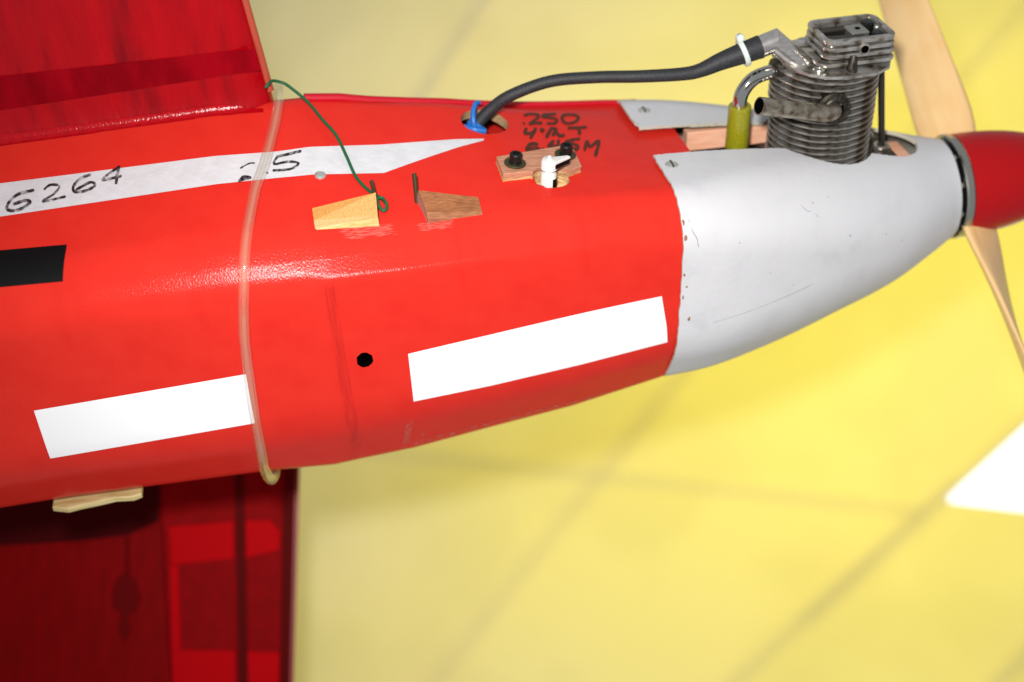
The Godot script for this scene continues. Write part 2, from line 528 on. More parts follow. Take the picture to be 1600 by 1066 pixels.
# ------------------------------------------------------------------ the blurred red wing below
func red_wing() -> void:
	var w := Node3D.new()
	w.name = "red_wing"
	w.transform = Transform3D(Basis(Vector3(0.98524, -0.15004, 0.08243), Vector3(0.16422, 0.69237, -0.70261), Vector3(0.04835, 0.70577, 0.70679)).orthonormalized(), Vector3(-0.21686, -0.171, -0.03902))
	put(w, self)
	tag(w, "dark red translucent film covered wing hanging out of focus below the fuselage", "wing")
	var slab := func(called: String, pts: Array, z0: float, z1: float, m: Material) -> void:
		var st := mb()
		var poly := PackedVector2Array()
		for p in pts:
			poly.append(Vector2(p[0], -p[1]))
		prism(st, poly, z0, z1, 0.25, Transform3D(Basis(Vector3.RIGHT, Vector3.BACK, Vector3.DOWN), Vector3.ZERO))
		commit(st, called, m, w)
	# pieces lie in the wing's own x (chord) and y (span); z is its outward side
	slab.call("sheeted_panel", [[-160, 130], [-14, 130], [-14, 38], [-6.3, -39], [1.5, -130], [-160, -130]], -6.0, 0.0, M.film_over_sheet)
	slab.call("painted_shadow_band", [[-160, 60], [-13.6, 60], [-13.4, 20.6], [-24, 15.5], [-30, 14.6], [-44, 13.0], [-70, 11.4], [-160, 6]], -0.2, 0.5, M.film_in_shadow)  # dark band under the fuselage: doubled film with the cast shadow painted in
	slab.call("covered_bay", [[-13.8, 130], [34.0, 130], [34.5, -130], [2.0, -130], [-6.2, -39], [-13.8, 38]], -5.0, -0.4, M.film_over_bay)
	slab.call("open_bay", [[-9.5, 18.5], [14.8, 20.4], [15.4, 6.4], [-8.0, 4.0]], -0.6, 0.0, M.backlit_film)  # brighter bays: light passing through the film, painted as a lighter red
	slab.call("open_bay", [[19.2, 21.0], [28.5, 21.0], [32.4, 16.8], [32.4, 9.5], [19.6, 6.6]], -0.6, 0.0, M.backlit_film)
	slab.call("open_bay", [[-6.4, -27.5], [16.8, -27.9], [18.0, -45.0], [-5.0, -45.0]], -0.6, 0.0, M.backlit_film)
	slab.call("open_bay", [[20.8, -28.2], [33.6, -29.0], [33.9, -45.0], [21.4, -45.0]], -0.6, 0.0, M.backlit_film)
	slab.call("open_bay", [[-8.6, 4.0], [-5.2, 4.0], [-3.0, -27.6], [-6.4, -27.6]], -0.6, -0.1, M.backlit_film)
	slab.call("spar", [[14.0, 130], [17.8, 130], [17.8, 39], [22.2, -39], [26, -130], [22, -130], [18.6, -39], [14.4, 39]], -6.5, 0.25, M.film_over_spar)
	slab.call("leading_edge", [[32.6, 130], [37.6, 130], [37.8, -130], [34.6, -130]], -7.0, 0.3, M.film_over_spar)
	slab.call("leading_edge_cap", [[37.4, 130], [39.3, 130], [39.1, -130], [37.5, -130]], -6.0, -0.8, M.wing_edge)
	slab.call("dark_blotch", [[-27.5, -1.0], [-24.5, 1.5], [-21.0, -1.5], [-18.5, -8.0], [-20.0, -13.0], [-23.0, -15.0], [-21.5, -20.0], [-23.5, -24.5], [-26.0, -20.0], [-25.5, -14.0], [-28.5, -11.5], [-29.0, -6.0]], -0.1, 0.08, M.darker_film)  # darker red blotch on the sheeted panel
	slab.call("sheet_joint", [[-25.2, 15.0], [-23.8, 15.0], [-23.0, 0.0], [-24.4, 0.0]], -0.1, 0.08, M.darker_film)

# ------------------------------------------------------------------ fuselage surface
const KA := 12
const KE := 24
const NT := 288
const A0 := -300.0
const A1 := -44.0
# along, top edge z y, upper corner z y, lower corner z y, bottom edge z y, four corner rounds, ridge height
const STATIONS := [
	[-330, 31, 13, 39, 5, 39, -43, 27, -66.5, 14, 8, 14, 10, 14],
	[-230, 31, 13, 38.5, 4, 38.5, -43, 27, -65.8, 14, 8, 14, 10, 14],
	[-175, 31, 14, 38.5, 3.5, 38.5, -44, 28, -67, 14, 7.5, 14, 10, 14],
	[-156, 30.5, 13.5, 38.5, 3.7, 38.5, -43.5, 28, -68.3, 14, 7, 14, 8, 13.6],
	[-150, 30.5, 13.4, 38.5, 3.8, 38.5, -43, 27.5, -68.2, 14, 3.4, 14, 8, 13.6],
	[-132, 30, 12.5, 38.3, 4, 38, -42.5, 27.5, -66.8, 13, 2.2, 14, 7, 11],
	[-110, 30, 12, 38, 3.8, 37.6, -41, 27, -64, 12, 2.0, 14, 7, 8],
	[-84, 30, 11.5, 37.5, 3.2, 37.5, -38, 27, -60.5, 12, 3.5, 14, 7, 3.5],
	[-54, 29, 10.5, 37, 2.3, 37, -34, 27, -54, 12, 8, 14, 7, 0],
	[-44, 28, 10.2, 36.8, 1.8, 36.8, -33, 26, -53, 12, 9, 14, 7, 0]]
var FV: Array = []   # rows of points, one row per millimetre along
var FN: Array = []   # their normals

func station(rows: Array, a: float, smooth: bool) -> PackedFloat32Array:
	var i := 0
	while i < rows.size() - 2 and rows[i + 1][0] <= a:
		i += 1
	var f := clampf((a - rows[i][0]) / (rows[i + 1][0] - rows[i][0]), 0, 1)
	var out := PackedFloat32Array()
	for k in rows[i].size():
		if smooth:
			var ia := maxi(i - 1, 0)
			var ib := mini(i + 2, rows.size() - 1)
			var t0: float = rows[i][0]
			var t1: float = rows[i + 1][0]
			var ta: float = rows[ia][0] if ia < i else t0 - 10.0
			var tb: float = rows[ib][0] if ib > i + 1 else t1 + 10.0
			out.append(cubic_interpolate_in_time(rows[i][k], rows[i + 1][k], rows[ia][k], rows[ib][k], f, t1 - t0, ta - t0, tb - t0))
		else:
			out.append(lerpf(rows[i][k], rows[i + 1][k], f))
	return out

# closed outline (z, y) of an eight-sided body with rounded corners
func section(c: PackedFloat32Array, lift_far: bool) -> PackedVector2Array:
	var p := []
	var r := []
	for k in 4:
		p.append(Vector2(c[1 + 2 * k], c[2 + 2 * k]))
		r.append(c[9 + k])
	for k in [3, 2, 1, 0]:
		p.append(Vector2(-c[1 + 2 * k], c[2 + 2 * k]))
		r.append(c[9 + k])
	if lift_far:
		p[7] += Vector2(-3.5, 1.0 - 3.0 * clampf((c[0] + 110.0) / 56.0, 0, 1))
		r[7] = 4.0
	var before := []
	var after := []
	for i in 8:
		var q: Vector2 = p[i]
		var e0: Vector2 = p[(i + 7) % 8] - q
		var e1: Vector2 = p[(i + 1) % 8] - q
		var d := minf(r[i] * 0.6, 0.48 * minf(e0.length(), e1.length()))
		before.append(q + e0.normalized() * d)
		after.append(q + e1.normalized() * d)
	var out := PackedVector2Array()
	for i in 8:
		for k in KA:
			var t := float(k) / (KA - 1)
			out.append(before[i] * (1 - t) * (1 - t) + p[i] * 2 * t * (1 - t) + after[i] * t * t)
		for k in range(1, KE + 1):
			out.append(after[i].lerp(before[(i + 1) % 8], float(k) / (KE + 1)))
	if c.size() > 13 and c[13] != 0.0:
		for k in out.size():
			if out[k].y > 0:
				var x := (out[k].x + 20.0) / (52.0 if out[k].x > -20.0 else -15.0)
				out[k].y += c[13] * maxf(0.0, 1.02 - sqrt(x * x + 0.0004))
	return out

func prepare_fuselage() -> void:
	var n := int(A1 - A0) + 1
	for i in n:
		var a := A0 + i
		var s := section(station(STATIONS, a, false), true)
		var row := PackedVector3Array()
		for p in s:
			row.append(Vector3(a, p.y, p.x))
		FV.append(row)
	for i in n:
		var row := PackedVector3Array()
		for j in NT:
			var du: Vector3 = FV[mini(i + 1, n - 1)][j] - FV[maxi(i - 1, 0)][j]
			var dv: Vector3 = FV[i][(j + 1) % NT] - FV[i][(j + NT - 1) % NT]
			var nn := dv.cross(du).normalized()
			if nn.dot(Vector3(0, FV[i][j].y + 25.0, FV[i][j].z)) < 0.0:
				nn = -nn
			row.append(nn)
		FN.append(row)

# point on the fuselage at along a, outline index t, raised by h
func skin(a: float, t: float, h := 0.0) -> Vector3:
	var f := clampf(a - A0, 0.0, FV.size() - 1.001)
	var i := int(f)
	f -= i
	var g := fposmod(t, NT)
	var j := int(g) % NT
	g -= int(g)
	var k := (j + 1) % NT
	var p: Vector3 = FV[i][j].lerp(FV[i][k], g).lerp(FV[i + 1][j].lerp(FV[i + 1][k], g), f)
	var nn: Vector3 = FN[i][j].lerp(FN[i][k], g).lerp(FN[i + 1][j].lerp(FN[i + 1][k], g), f)
	return p + nn.normalized() * h

func skin_normal(a: float, t: float) -> Vector3:
	return (skin(a, t, 1.0) - skin(a, t, 0.0)).normalized()

# a thin sheet laid on the skin between four (along, outline) corners, uv 0..1
func laid(st: SurfaceTool, c: Array, nx: int, ny: int, h: float) -> void:
	st.set_smooth_group(0)
	var at := func(u: float, v: float) -> Vector3:
		var top := Vector2(c[0][0], c[0][1]).lerp(Vector2(c[1][0], c[1][1]), u)
		var low := Vector2(c[3][0], c[3][1]).lerp(Vector2(c[2][0], c[2][1]), u)
		var q := top.lerp(low, v)
		return skin(q.x, q.y, h)
	for i in nx:
		for j in ny:
			var u0 := float(i) / nx
			var u1 := float(i + 1) / nx
			var v0 := float(j) / ny
			var v1 := float(j + 1) / ny
			var p: Vector3 = at.call(u0, v0)
			quad(st, p, at.call(u1, v0), at.call(u1, v1), at.call(u0, v1), p - Vector3(p.x, -22, 0), Vector2(u0, v0), Vector2(u1, v0), Vector2(u1, v1), Vector2(u0, v1))

# ------------------------------------------------------------------ ink: strokes painted into a texture with an alpha channel
func ink(called: String, x0: float, y0: float, w: float, h: float, strokes: Array, width: float, c: Color, glow_or_fade: float, seed_: int) -> StandardMaterial3D:
	var k := 1024.0 / w
	var im := Image.create(1024, int(h * k), false, Image.FORMAT_RGBA8)
	im.fill(Color(c.r, c.g, c.b, 0))
	var nz := noise(seed_, 0.012, 4)
	for s in strokes:
		var pts: Array = s[1]
		var r0: float = width * float(s[0]) * k * 0.5
		for i in pts.size() - 1:
			var a := (Vector2(pts[i][0], pts[i][1]) - Vector2(x0, y0)) * k
			var b := (Vector2(pts[i + 1][0], pts[i + 1][1]) - Vector2(x0, y0)) * k
			var pa := (Vector2(pts[maxi(i - 1, 0)][0], pts[maxi(i - 1, 0)][1]) - Vector2(x0, y0)) * k
			var pb := (Vector2(pts[mini(i + 2, pts.size() - 1)][0], pts[mini(i + 2, pts.size() - 1)][1]) - Vector2(x0, y0)) * k
			var steps := int(a.distance_to(b) / 2.5) + 1
			for q in steps:
				var p := a.cubic_interpolate(b, pa, pb, float(q) / steps)
				var r := r0 * (0.9 + 0.25 * nz.get_noise_2d(p.x * 2.0, p.y * 2.0))
				for dy in range(-int(r) - 1, int(r) + 2):
					for dx in range(-int(r) - 1, int(r) + 2):
						var d := sqrt(float(dx * dx + dy * dy))
						if d > r + 1.0:
							continue
						var x := int(p.x) + dx
						var y := int(p.y) + dy
						if x < 0 or y < 0 or x >= im.get_width() or y >= im.get_height():
							continue
						var al := clampf(r + 1.0 - d, 0, 1) * clampf(0.95 - glow_or_fade * (0.45 + nz.get_noise_2d(x, y) * 1.6), 0.0, 1.0)
						if al > im.get_pixel(x, y).a:
							im.set_pixel(x, y, Color(c.r, c.g, c.b, al))
	var m := plain(called, Color.WHITE, 0.6)
	m.albedo_texture = ImageTexture.create_from_image(im)
	m.transparency = BaseMaterial3D.TRANSPARENCY_ALPHA
	return m

# patchy marks (rubbed dirt, torn film): alpha from noise, fading out towards the sheet's edges
func marks(called: String, c: Color, freq: Vector2, cut: float, most: float, seed_: int, rough := 0.6, w := 256, h := 256) -> StandardMaterial3D:
	var im := Image.create(w, h, false, Image.FORMAT_RGBA8)
	var nz := noise(seed_, 1.0, 4)
	for y in h:
		for x in w:
			var u := float(x) / w
			var v := float(y) / h
			var edge := clampf(minf(minf(u, 1 - u), minf(v, 1 - v)) * 5.0, 0, 1)
			var val := nz.get_noise_2d(u * freq.x, v * freq.y) * 0.5 + 0.5
			im.set_pixel(x, y, Color(c.r, c.g, c.b, most * smoothstep(cut, cut + 0.3, val * (0.35 + 0.65 * edge))))
	var m := plain(called, Color.WHITE, rough)
	m.albedo_texture = ImageTexture.create_from_image(im)
	m.transparency = BaseMaterial3D.TRANSPARENCY_ALPHA
	return m

# ------------------------------------------------------------------ the airplane
func airplane() -> void:
	var plane := Node3D.new()
	plane.name = "model_airplane"
	put(plane, self)
	tag(plane, "red and white model airplane nose with exposed engine, white cowl and wooden propeller", "model airplane")
	fuselage(plane)
	pylon(plane)
	cowl(plane)
	engine(plane)
	propeller(plane)
	exhaust_hose(plane)
	deck_fittings(plane)

func fuselage(plane: Node3D) -> void:
	# shell, with real openings
	var holes := [[skin(-100.0, 271.5), Vector3(1, 0, 0), 7.0, 6.3, Vector3(0.2, 0.97, 0.12)], [skin(-87.0, 284.4), Vector3(1, 0, 0), 5.0, 4.1, Vector3(0.09, 0.99, 0.07)], [skin(-143.7, 63.6), Vector3(1, 0, 0), 2.35, 2.5, Vector3(0.02, 0, 1)]]
	var rows := FV.size()
	var pos: Array = []
	for i in rows:
		pos.append(FV[i].duplicate())
	var inside := {}
	for h in holes:
		var nn: Vector3 = h[4].normalized()
		var ax: Vector3 = (h[1] - nn * h[1].dot(nn)).normalized()
		var bx := nn.cross(ax)
		var hit := {}
		for i in rows:
			if absf(A0 + i - h[0].x) > 12.0:
				continue
			for j in NT:
				var d: Vector3 = FV[i][j] - h[0]
				if d.length() < 14.0 and Vector2(d.dot(ax) / h[2], d.dot(bx) / h[3]).length() < 1.0:
					hit[Vector2i(i, j)] = true
					inside[Vector2i(i, j)] = true
		for key in hit:
			for o in [[1, 0], [-1, 0], [0, 1], [0, -1], [1, 1], [-1, -1], [1, -1], [-1, 1]]:
				if not hit.has(Vector2i(key.x + o[0], (key.y + o[1] + NT) % NT)):
					var d: Vector3 = FV[key.x][key.y] - h[0]
					var q := Vector2(d.dot(ax) / h[2], d.dot(bx) / h[3])
					if q.length() < 0.001:
						break
					var target := q.normalized()
					var e := Vector2(target.x * h[2], target.y * h[3])
					pos[key.x][key.y] = h[0] + ax * e.x + bx * e.y + nn * d.dot(nn)
					break
	var st := SurfaceTool.new()
	st.begin(Mesh.PRIMITIVE_TRIANGLES)
	for i in rows:
		for j in NT:
			st.set_normal(FN[i][j])
			st.set_uv(Vector2(i * 0.01, j * 0.01))
			st.add_vertex(pos[i][j] * MM)
	for i in rows - 1:
		for j in NT:
			var k := (j + 1) % NT
			if inside.has(Vector2i(i, j)) and inside.has(Vector2i(i, k)) and inside.has(Vector2i(i + 1, j)) and inside.has(Vector2i(i + 1, k)):
				continue
			for id in [[i, j], [i + 1, k], [i, k], [i, j], [i + 1, j], [i + 1, k]]:
				st.add_index(id[0] * NT + id[1])
	var fus := MeshInstance3D.new()
	fus.name = "fuselage"
	fus.mesh = st.commit()
	fus.material_override = M.red_film
	put(fus, plane)
	# front bulkhead and tail end
	for e in [rows - 1, 0]:
		st = mb()
		st.set_smooth_group(-1)
		var c := Vector3(A0 + e, -22, 0)
		for j in NT:
			tri(st, c, FV[e][j], FV[e][(j + 1) % NT], Vector3.RIGHT if e > 0 else Vector3.LEFT)
		commit(st, "bulkhead", M.dark_red_film, fus)
	# walls of the openings
	for q in holes.size():
		var h: Array = holes[q]
		st = mb()
		st.set_smooth_group(0)
		var nn: Vector3 = h[4].normalized()
		var ax: Vector3 = (h[1] - nn * h[1].dot(nn)).normalized()
		var bx := nn.cross(ax)
		var depth: float = [2.4, 3.2, 2.2][q]
		for j in 48:
			var ring := []
			for jj in [j, j + 1]:
				var an: float = TAU * jj / 48.0
				var rim: Vector3 = h[0] + ax * cos(an) * (h[2] - 0.05) + bx * sin(an) * (h[3] - 0.05)
				var best := 0.0
				rim += nn * (settle(rim, nn))
				var wob := 1.0 - 0.09 * absf(sin(an * 2.5 + q)) * (1.0 if q == 0 else 0.2)
				ring.append(rim)
				ring.append(h[0] + (rim - h[0] - nn * (rim - h[0]).dot(nn)) * wob + nn * ((rim - h[0]).dot(nn) - depth))
			quad(st, ring[0], ring[2], ring[3], ring[1], h[0] - ring[0])
			if q == 1:
				tri(st, h[0] - nn * depth, ring[1], ring[3], nn)
		commit(st, ["opening_rim", "opening_rim", "opening_rim"][q], [M.torn_wood, M.ply_edge, M.shade_or_soot][q], fus)  # wall of the side opening is coloured black for its shade
	st = mb()
	prism(st, rrect(40, 44, 2), 6.0, 7.0, 0.0, Transform3D(Basis(), Vector3(-99, 0, -8)))
	commit(st, "inner_floor", M.red_film, fus)
	# white number stripe
	st = mb()
	laid(st, [[-242, 276.6], [-159.1, 277.3], [-160.0, 281.6], [-242, 281.8]], 60, 10, 0.12)
	laid(st, [[-159.1, 277.3], [-129.9, 276.5], [-131.5, 281.7], [-160.0, 281.6]], 30, 10, 0.12)
	laid(st, [[-129.9, 276.5], [-101.9, 275.4], [-102.1, 275.8], [-131.5, 281.7]], 30, 10, 0.12)
	commit(st, "number_stripe", M.white_film, fus)
	st = mb()
	laid(st, [[-229.3, 63.2], [-175.0, 61.4], [-175.2, 73.5], [-229.4, 75.3]], 60, 14, 0.15)
	commit(st, "white_stripe", M.bright_white_film, fus)
	st = mb()
	laid(st, [[-132.0, 64.0], [-61.2, 61.5], [-58.6, 76.4], [-131.8, 75.5]], 74, 16, 0.15)
	commit(st, "white_stripe", M.bright_white_film, fus)
	st = mb()
	laid(st, [[-245, 286.1], [-213.0, 287.3], [-214.4, 296.1], [-245, 294.6]], 40, 20, 0.15)
	commit(st, "black_tape", M.black_film, fus)
	# handwriting
	var t6 := [[1.0, [[51, 297], [28, 300], [13, 311], [12, 320], [28, 322], [46, 314], [40, 310], [22, 313]]],
		[0.75, [[69, 297], [78, 292], [92, 295], [84, 305], [67, 314], [101, 311]]],
		[0.9, [[140, 284], [125, 288], [114, 298], [117, 306], [134, 306], [148, 300], [140, 295], [119, 303]]],
		[0.9, [[184, 278], [160, 293], [188, 291]]], [1.1, [[185, 278], [181, 300]]]]
	st = mb()
	laid(st, [[-230.4, 275.5], [-197.5, 276.0], [-197.8, 282.6], [-229.7, 282.0]], 40, 12, 0.26)
	commit(st, "handwritten_number", ink("ink_6264", 0, 270, 200, 60, t6, 4.8, Color(0.17, 0.09, 0.11), 0.6, 4), fus)
	var t25 := [[0.55, [[376, 258], [389, 252.5], [397, 253]]], [0.9, [[374, 278], [380, 272], [391, 275], [375, 277]]], [0.6, [[416, 270], [418, 271]]],
		[1.0, [[469, 243], [433, 247]]], [0.85, [[433, 247], [428, 258], [450, 257], [466, 262], [453, 269], [427, 268]]]]
	st = mb()
	laid(st, [[-170.0, 277.0], [-150.5, 276.6], [-151.6, 281.7], [-170.8, 282.0]], 30, 12, 0.26)
	commit(st, "handwritten_number", ink("ink_25", 365, 233, 115, 49, t25, 4.8, Color(0.08, 0.05, 0.05), 0.45, 6), fus)
	var tz := [[0.9, [[818.4, 197.2], [819, 197.4]]], [1, [[820.5, 184], [828, 181.6], [839, 182.7], [841, 187], [835, 191.7], [828, 198], [836, 196.5], [845, 196.2]]],
		[1, [[866.5, 181.5], [850, 183], [848.7, 187], [857, 187.6], [868, 190.3], [869, 194.5], [864, 197.2], [855.5, 197.2]]],
		[1, [[881.7, 182.7], [877.6, 187.6], [880.3, 195], [888.5, 197.6], [899.6, 193.8], [903, 187.6], [895.4, 182.7], [881.7, 182.7]]],
		[1.1, [[822, 206], [820.5, 212.5], [833.5, 212.5]]], [1.1, [[836.3, 205.5], [829.4, 219]]], [1.2, [[845, 206.6], [848, 207.6], [846, 209]]],
		[1.1, [[854, 217.1], [861, 204.8]]], [1.1, [[861, 204.8], [868, 207], [864, 214.4], [868, 211], [873.4, 216.5], [880, 215.8]]],
		[1, [[888.5, 204.8], [902, 204.2], [914.7, 203.6]]], [1.2, [[903.7, 204.5], [905, 213]]],
		[1.2, [[838.3, 228.8], [829.4, 228.8], [823.2, 235], [828, 240.5], [839, 239.1], [840.4, 235], [828, 235.7]]], [0.7, [[847.7, 235], [848.2, 235.2]]],
		[1.1, [[863.8, 224.7], [857, 231.6], [872, 231.6]]], [1.1, [[872, 224], [870, 237.8]]],
		[0.95, [[903.7, 221.3], [888.5, 223.7], [883, 227.4], [892.7, 228.2], [902.3, 231.6], [901, 236.4], [896.8, 235.7]]],
		[1.1, [[913.3, 236.4], [916.7, 226], [921.5, 233], [935.3, 225.4], [930.5, 244.7]]]]
	st = mb()
	laid(st, [[-88.4, 267.4], [-60.0, 265.2], [-69.6, 281.6], [-94.6, 280.9]], 50, 40, 0.2)
	commit(st, "handwritten_note", ink("ink_note", 810, 172, 140, 85, tz, 5.2, Color(0.28, 0.14, 0.05), 0.25, 8), fus)
	# lap joint of the covering at the nose section
	st = mb()
	laid(st, [[-153.2, 2], [-150.0, 2], [-146.2, 112], [-150.6, 112]], 6, 110, 0.16)
	commit(st, "film_joint", marks("joint_dirt", Color(0.50, 0.05, 0.08), Vector2(7, 10), 0.3, 0.13, 9, 0.4, 96, 512), fus)
	# torn and glue-stained film round the wooden blocks, chips along the bottom
	var torn := marks("torn_film", Color(0.80, 0.46, 0.40), Vector2(4, 9), 0.32, 0.5, 15)
	for c in [[[-147, 292.2], [-131, 292.2], [-129.5, 295.8], [-146, 295.8]], [[-126.5, 292.8], [-115, 293.2], [-116, 295.6], [-126.5, 295.8]], [[-134.6, 79], [-132.2, 79], [-133.6, 106], [-136.2, 106]], [[-129.8, 92], [-128.8, 92], [-129.4, 100], [-130.6, 100]]]:
		st = mb()
		laid(st, c, 16, 8, 0.2)
		commit(st, "worn_film", torn, fus)
	var rub := marks("rubbed_edge", Color(0.80, 0.50, 0.45), Vector2(40, 3), 0.5, 0.8, 17, 0.6, 512, 64)
	st = mb()
	laid(st, [[-148, 101], [-60, 103], [-60, 108], [-148, 108]], 60, 6, 0.2)
	commit(st, "worn_film", rub, fus)
	# spruce strip along the far top edge
	st = mb()
	var rail := PackedVector3Array()
	for k in 41:
		var a := lerpf(-149.5, -50.0, k / 40.0)
		rail.append(skin(a, lerpf(268.6, 262.4, k / 40.0), 0.55))
	tube(st, rail, [1.35, 1.2, 1.0, 0.9], 10)
	commit(st, "edge_strip", M.strip_film, fus)
	# little screw in the stripe
	st = mb()
	lathe(st, [Vector2(0, 0.5), Vector2(0.9, 0.45), Vector2(1.5, 0.15), Vector2(1.5, -0.3)], turned(skin(-148.3, 281.8, 0.1), skin_normal(-148.3, 281.8)), 20)
	commit(st, "screw", M.zinc, fus)
	# wooden skid under the belly
	st = mb()
	var sk := PackedVector2Array([Vector2(-236.4, 20), Vector2(-236.4, 27.8), Vector2(-232, 29.5), Vector2(-229, 29.0), Vector2(-224, 28.6), Vector2(-219, 28.0), Vector2(-214, 28.8), Vector2(-211.6, 28.0), Vector2(-211.6, 20)])
	prism(st, sk, -67.9, -66.0, 0.3, Transform3D())
	commit(st, "wooden_skid", M.cream_wood, fus)

# how far a point lies below the skin along a direction (small search over the grid)
func settle(p: Vector3, nn: Vector3) -> float:
	var i := clampi(int(round(p.x - A0)), 1, FV.size() - 2)
	var best := 1e9
	var lift := 0.0
	for di in [-1, 0, 1]:
		for j in NT:
			var v: Vector3 = FV[i + di][j]
			var d := v - p
			var flat := (d - nn * d.dot(nn)).length()
			if d.length() < 8.0 and flat < best:
				best = flat
				lift = d.dot(nn)
	return lift

func pylon(plane: Node3D) -> void:
	# rows of outline points (x, z) at rising heights: a slab with a round leading edge and a fillet at its foot
	var st := mb()
	var rows := []
	for k in 40:
		var u := lerpf(21.0, 130.0, k / 39.0)
		var lead := -157.9 - (u - 27.5) * 0.105
		var flare := 1.6 * exp(-(u - 27.5) / 1.6) if u > 27.5 else 1.6
		var half := 4.2 + minf(flare, 1.6)
		var row := PackedVector3Array()
		for q in 40:
			row.append(Vector3(lerpf(-320.0, lead - 9.0, q / 39.0), u, -22.5 + half + 1.2 * sin(q / 39.0 * 2.6)))
		for q in range(1, 14):
			var an := PI / 2 - PI * q / 14.0
			row.append(Vector3(lead - 9.0 + 9.0 * cos(an), u, -22.5 + (half + 0.62) * sin(an)))
		for q in 40:
			row.append(Vector3(lerpf(lead - 9.0, -320.0, q / 39.0), u, -22.5 - half))
		rows.append(row)
	st.set_smooth_group(0)
	for k in rows.size() - 1:
		for q in rows[0].size() - 1:
			var p: Vector3 = rows[k][q]
			quad(st, p, rows[k][q + 1], rows[k + 1][q + 1], rows[k + 1][q], Vector3(p.x + 175.0 if p.x > -175.0 else 0.0, 0, p.z + 22.5))
	var py := commit(st, "wing_pylon", M.pylon_film, plane)
	# concave film fillet along the foot
	st = mb()
	st.set_smooth_group(0)
	var foot := []
	for q in 80:
		var x := lerpf(-299.0, -161.0, q / 79.0)
		var row := PackedVector3Array()
		var side_z := -22.5 + 5.0 + 1.2 * sin(clampf((x + 320.0) / 150.0, 0, 1) * 2.6)
		var t := 269.0
		while skin(x, t).z < side_z + 1.7 and t < 276.0:
			t += 0.1
		var low := skin(x, t, 0.12)
		var top := Vector3(x, low.y + 2.0 * smoothstep(-161.0, -172.0, x) + 0.3, side_z + 0.06)
		var mid := Vector3(x, low.y + 0.55, side_z + 0.35)
		for k in 11:
			var f := k / 10.0
			row.append(top * (1 - f) * (1 - f) + mid * 2 * f * (1 - f) + low * f * f)
		foot.append(row)
	for q in 79:
		for k in 10:
			quad(st, foot[q][k], foot[q + 1][k], foot[q + 1][k + 1], foot[q][k + 1], Vector3(0, 0.6, 1))
	commit(st, "foot_fillet", M.wrinkled_film, py)
	# overlapped band of film
	st = mb()
	st.set_smooth_group(0)
	for q in 38:
		var e := []
		for v in [[q, 0], [q + 1, 0], [q + 1, 1], [q, 1]]:
			var x: float = lerpf(-320.0, -159.9, v[0] / 38.0) - v[1] * 0.7
			var u: float = lerpf(38.2 + (x + 161.0) * 0.040, 44.6 - (x + 161.0) * 0.004, v[1])
			e.append(Vector3(x, u, -22.5 + 4.2 + 1.2 * sin(clampf((x + 320.0) / 150.0, 0, 1) * 2.6) + 0.22))
		quad(st, e[0], e[1], e[2], e[3], Vector3.BACK)
	commit(st, "film_overlap", M.film_overlap, py)
	# clear edge moulding over the leading edge
	st = mb()
	var pts := PackedVector3Array()
	for k in 20:
		var u := lerpf(30.5, 125.0, k / 19.0)
		pts.append(Vector3(-157.9 - (u - 27.5) * 0.105 - 0.2, u, -21.2))
	tube(st, pts, 1.1, 10)
	commit(st, "leading_edge_moulding", M.film_edge, py)

const COWL := [
	[-57,30.0,11.6,38.0,3.0,38.0,-35.5,28.0,-53.6,12,9,12,7],
	[-42,28.0,10.9,37.9,1.5,37.9,-35.5,26.4,-54.4,16,14,13,10],
	[-25,23.5,9.4,36.0,-1.2,36.0,-33.3,23.5,-52.9,22,20,16,14],
	[0,16.5,5.8,31.0,-6,31.0,-29.5,19.0,-47.4,30,30,18,18],
	[22,10.0,1.8,24.2,-9.9,24.2,-27.0,13.4,-41.6,30,30,26,26],
	[34,7.4,-1.0,18.6,-10.9,18.6,-25.4,8.4,-36.9,30,30,30,30],
	[40.5,6.3,-2.2,15.4,-11.2,15.4,-24.4,6.3,-33.8,30,30,30,30]]
var cowl_rows: Array = []

func slot_half(a: float) -> float:
	var h := 8.3
	if a > 6.0:
		h = 9.4
	if a > 17.0:
		h = 9.4 * sqrt(maxf(0.0, 1.0 - pow((a - 17.0) / 12.0, 2.0)))
	var cyl := 16.0 * 16.0 - (a + 3.0) * (a + 3.0)
	if cyl > 0.0:
		h = maxf(h, sqrt(cyl) * 0.98)
	return h

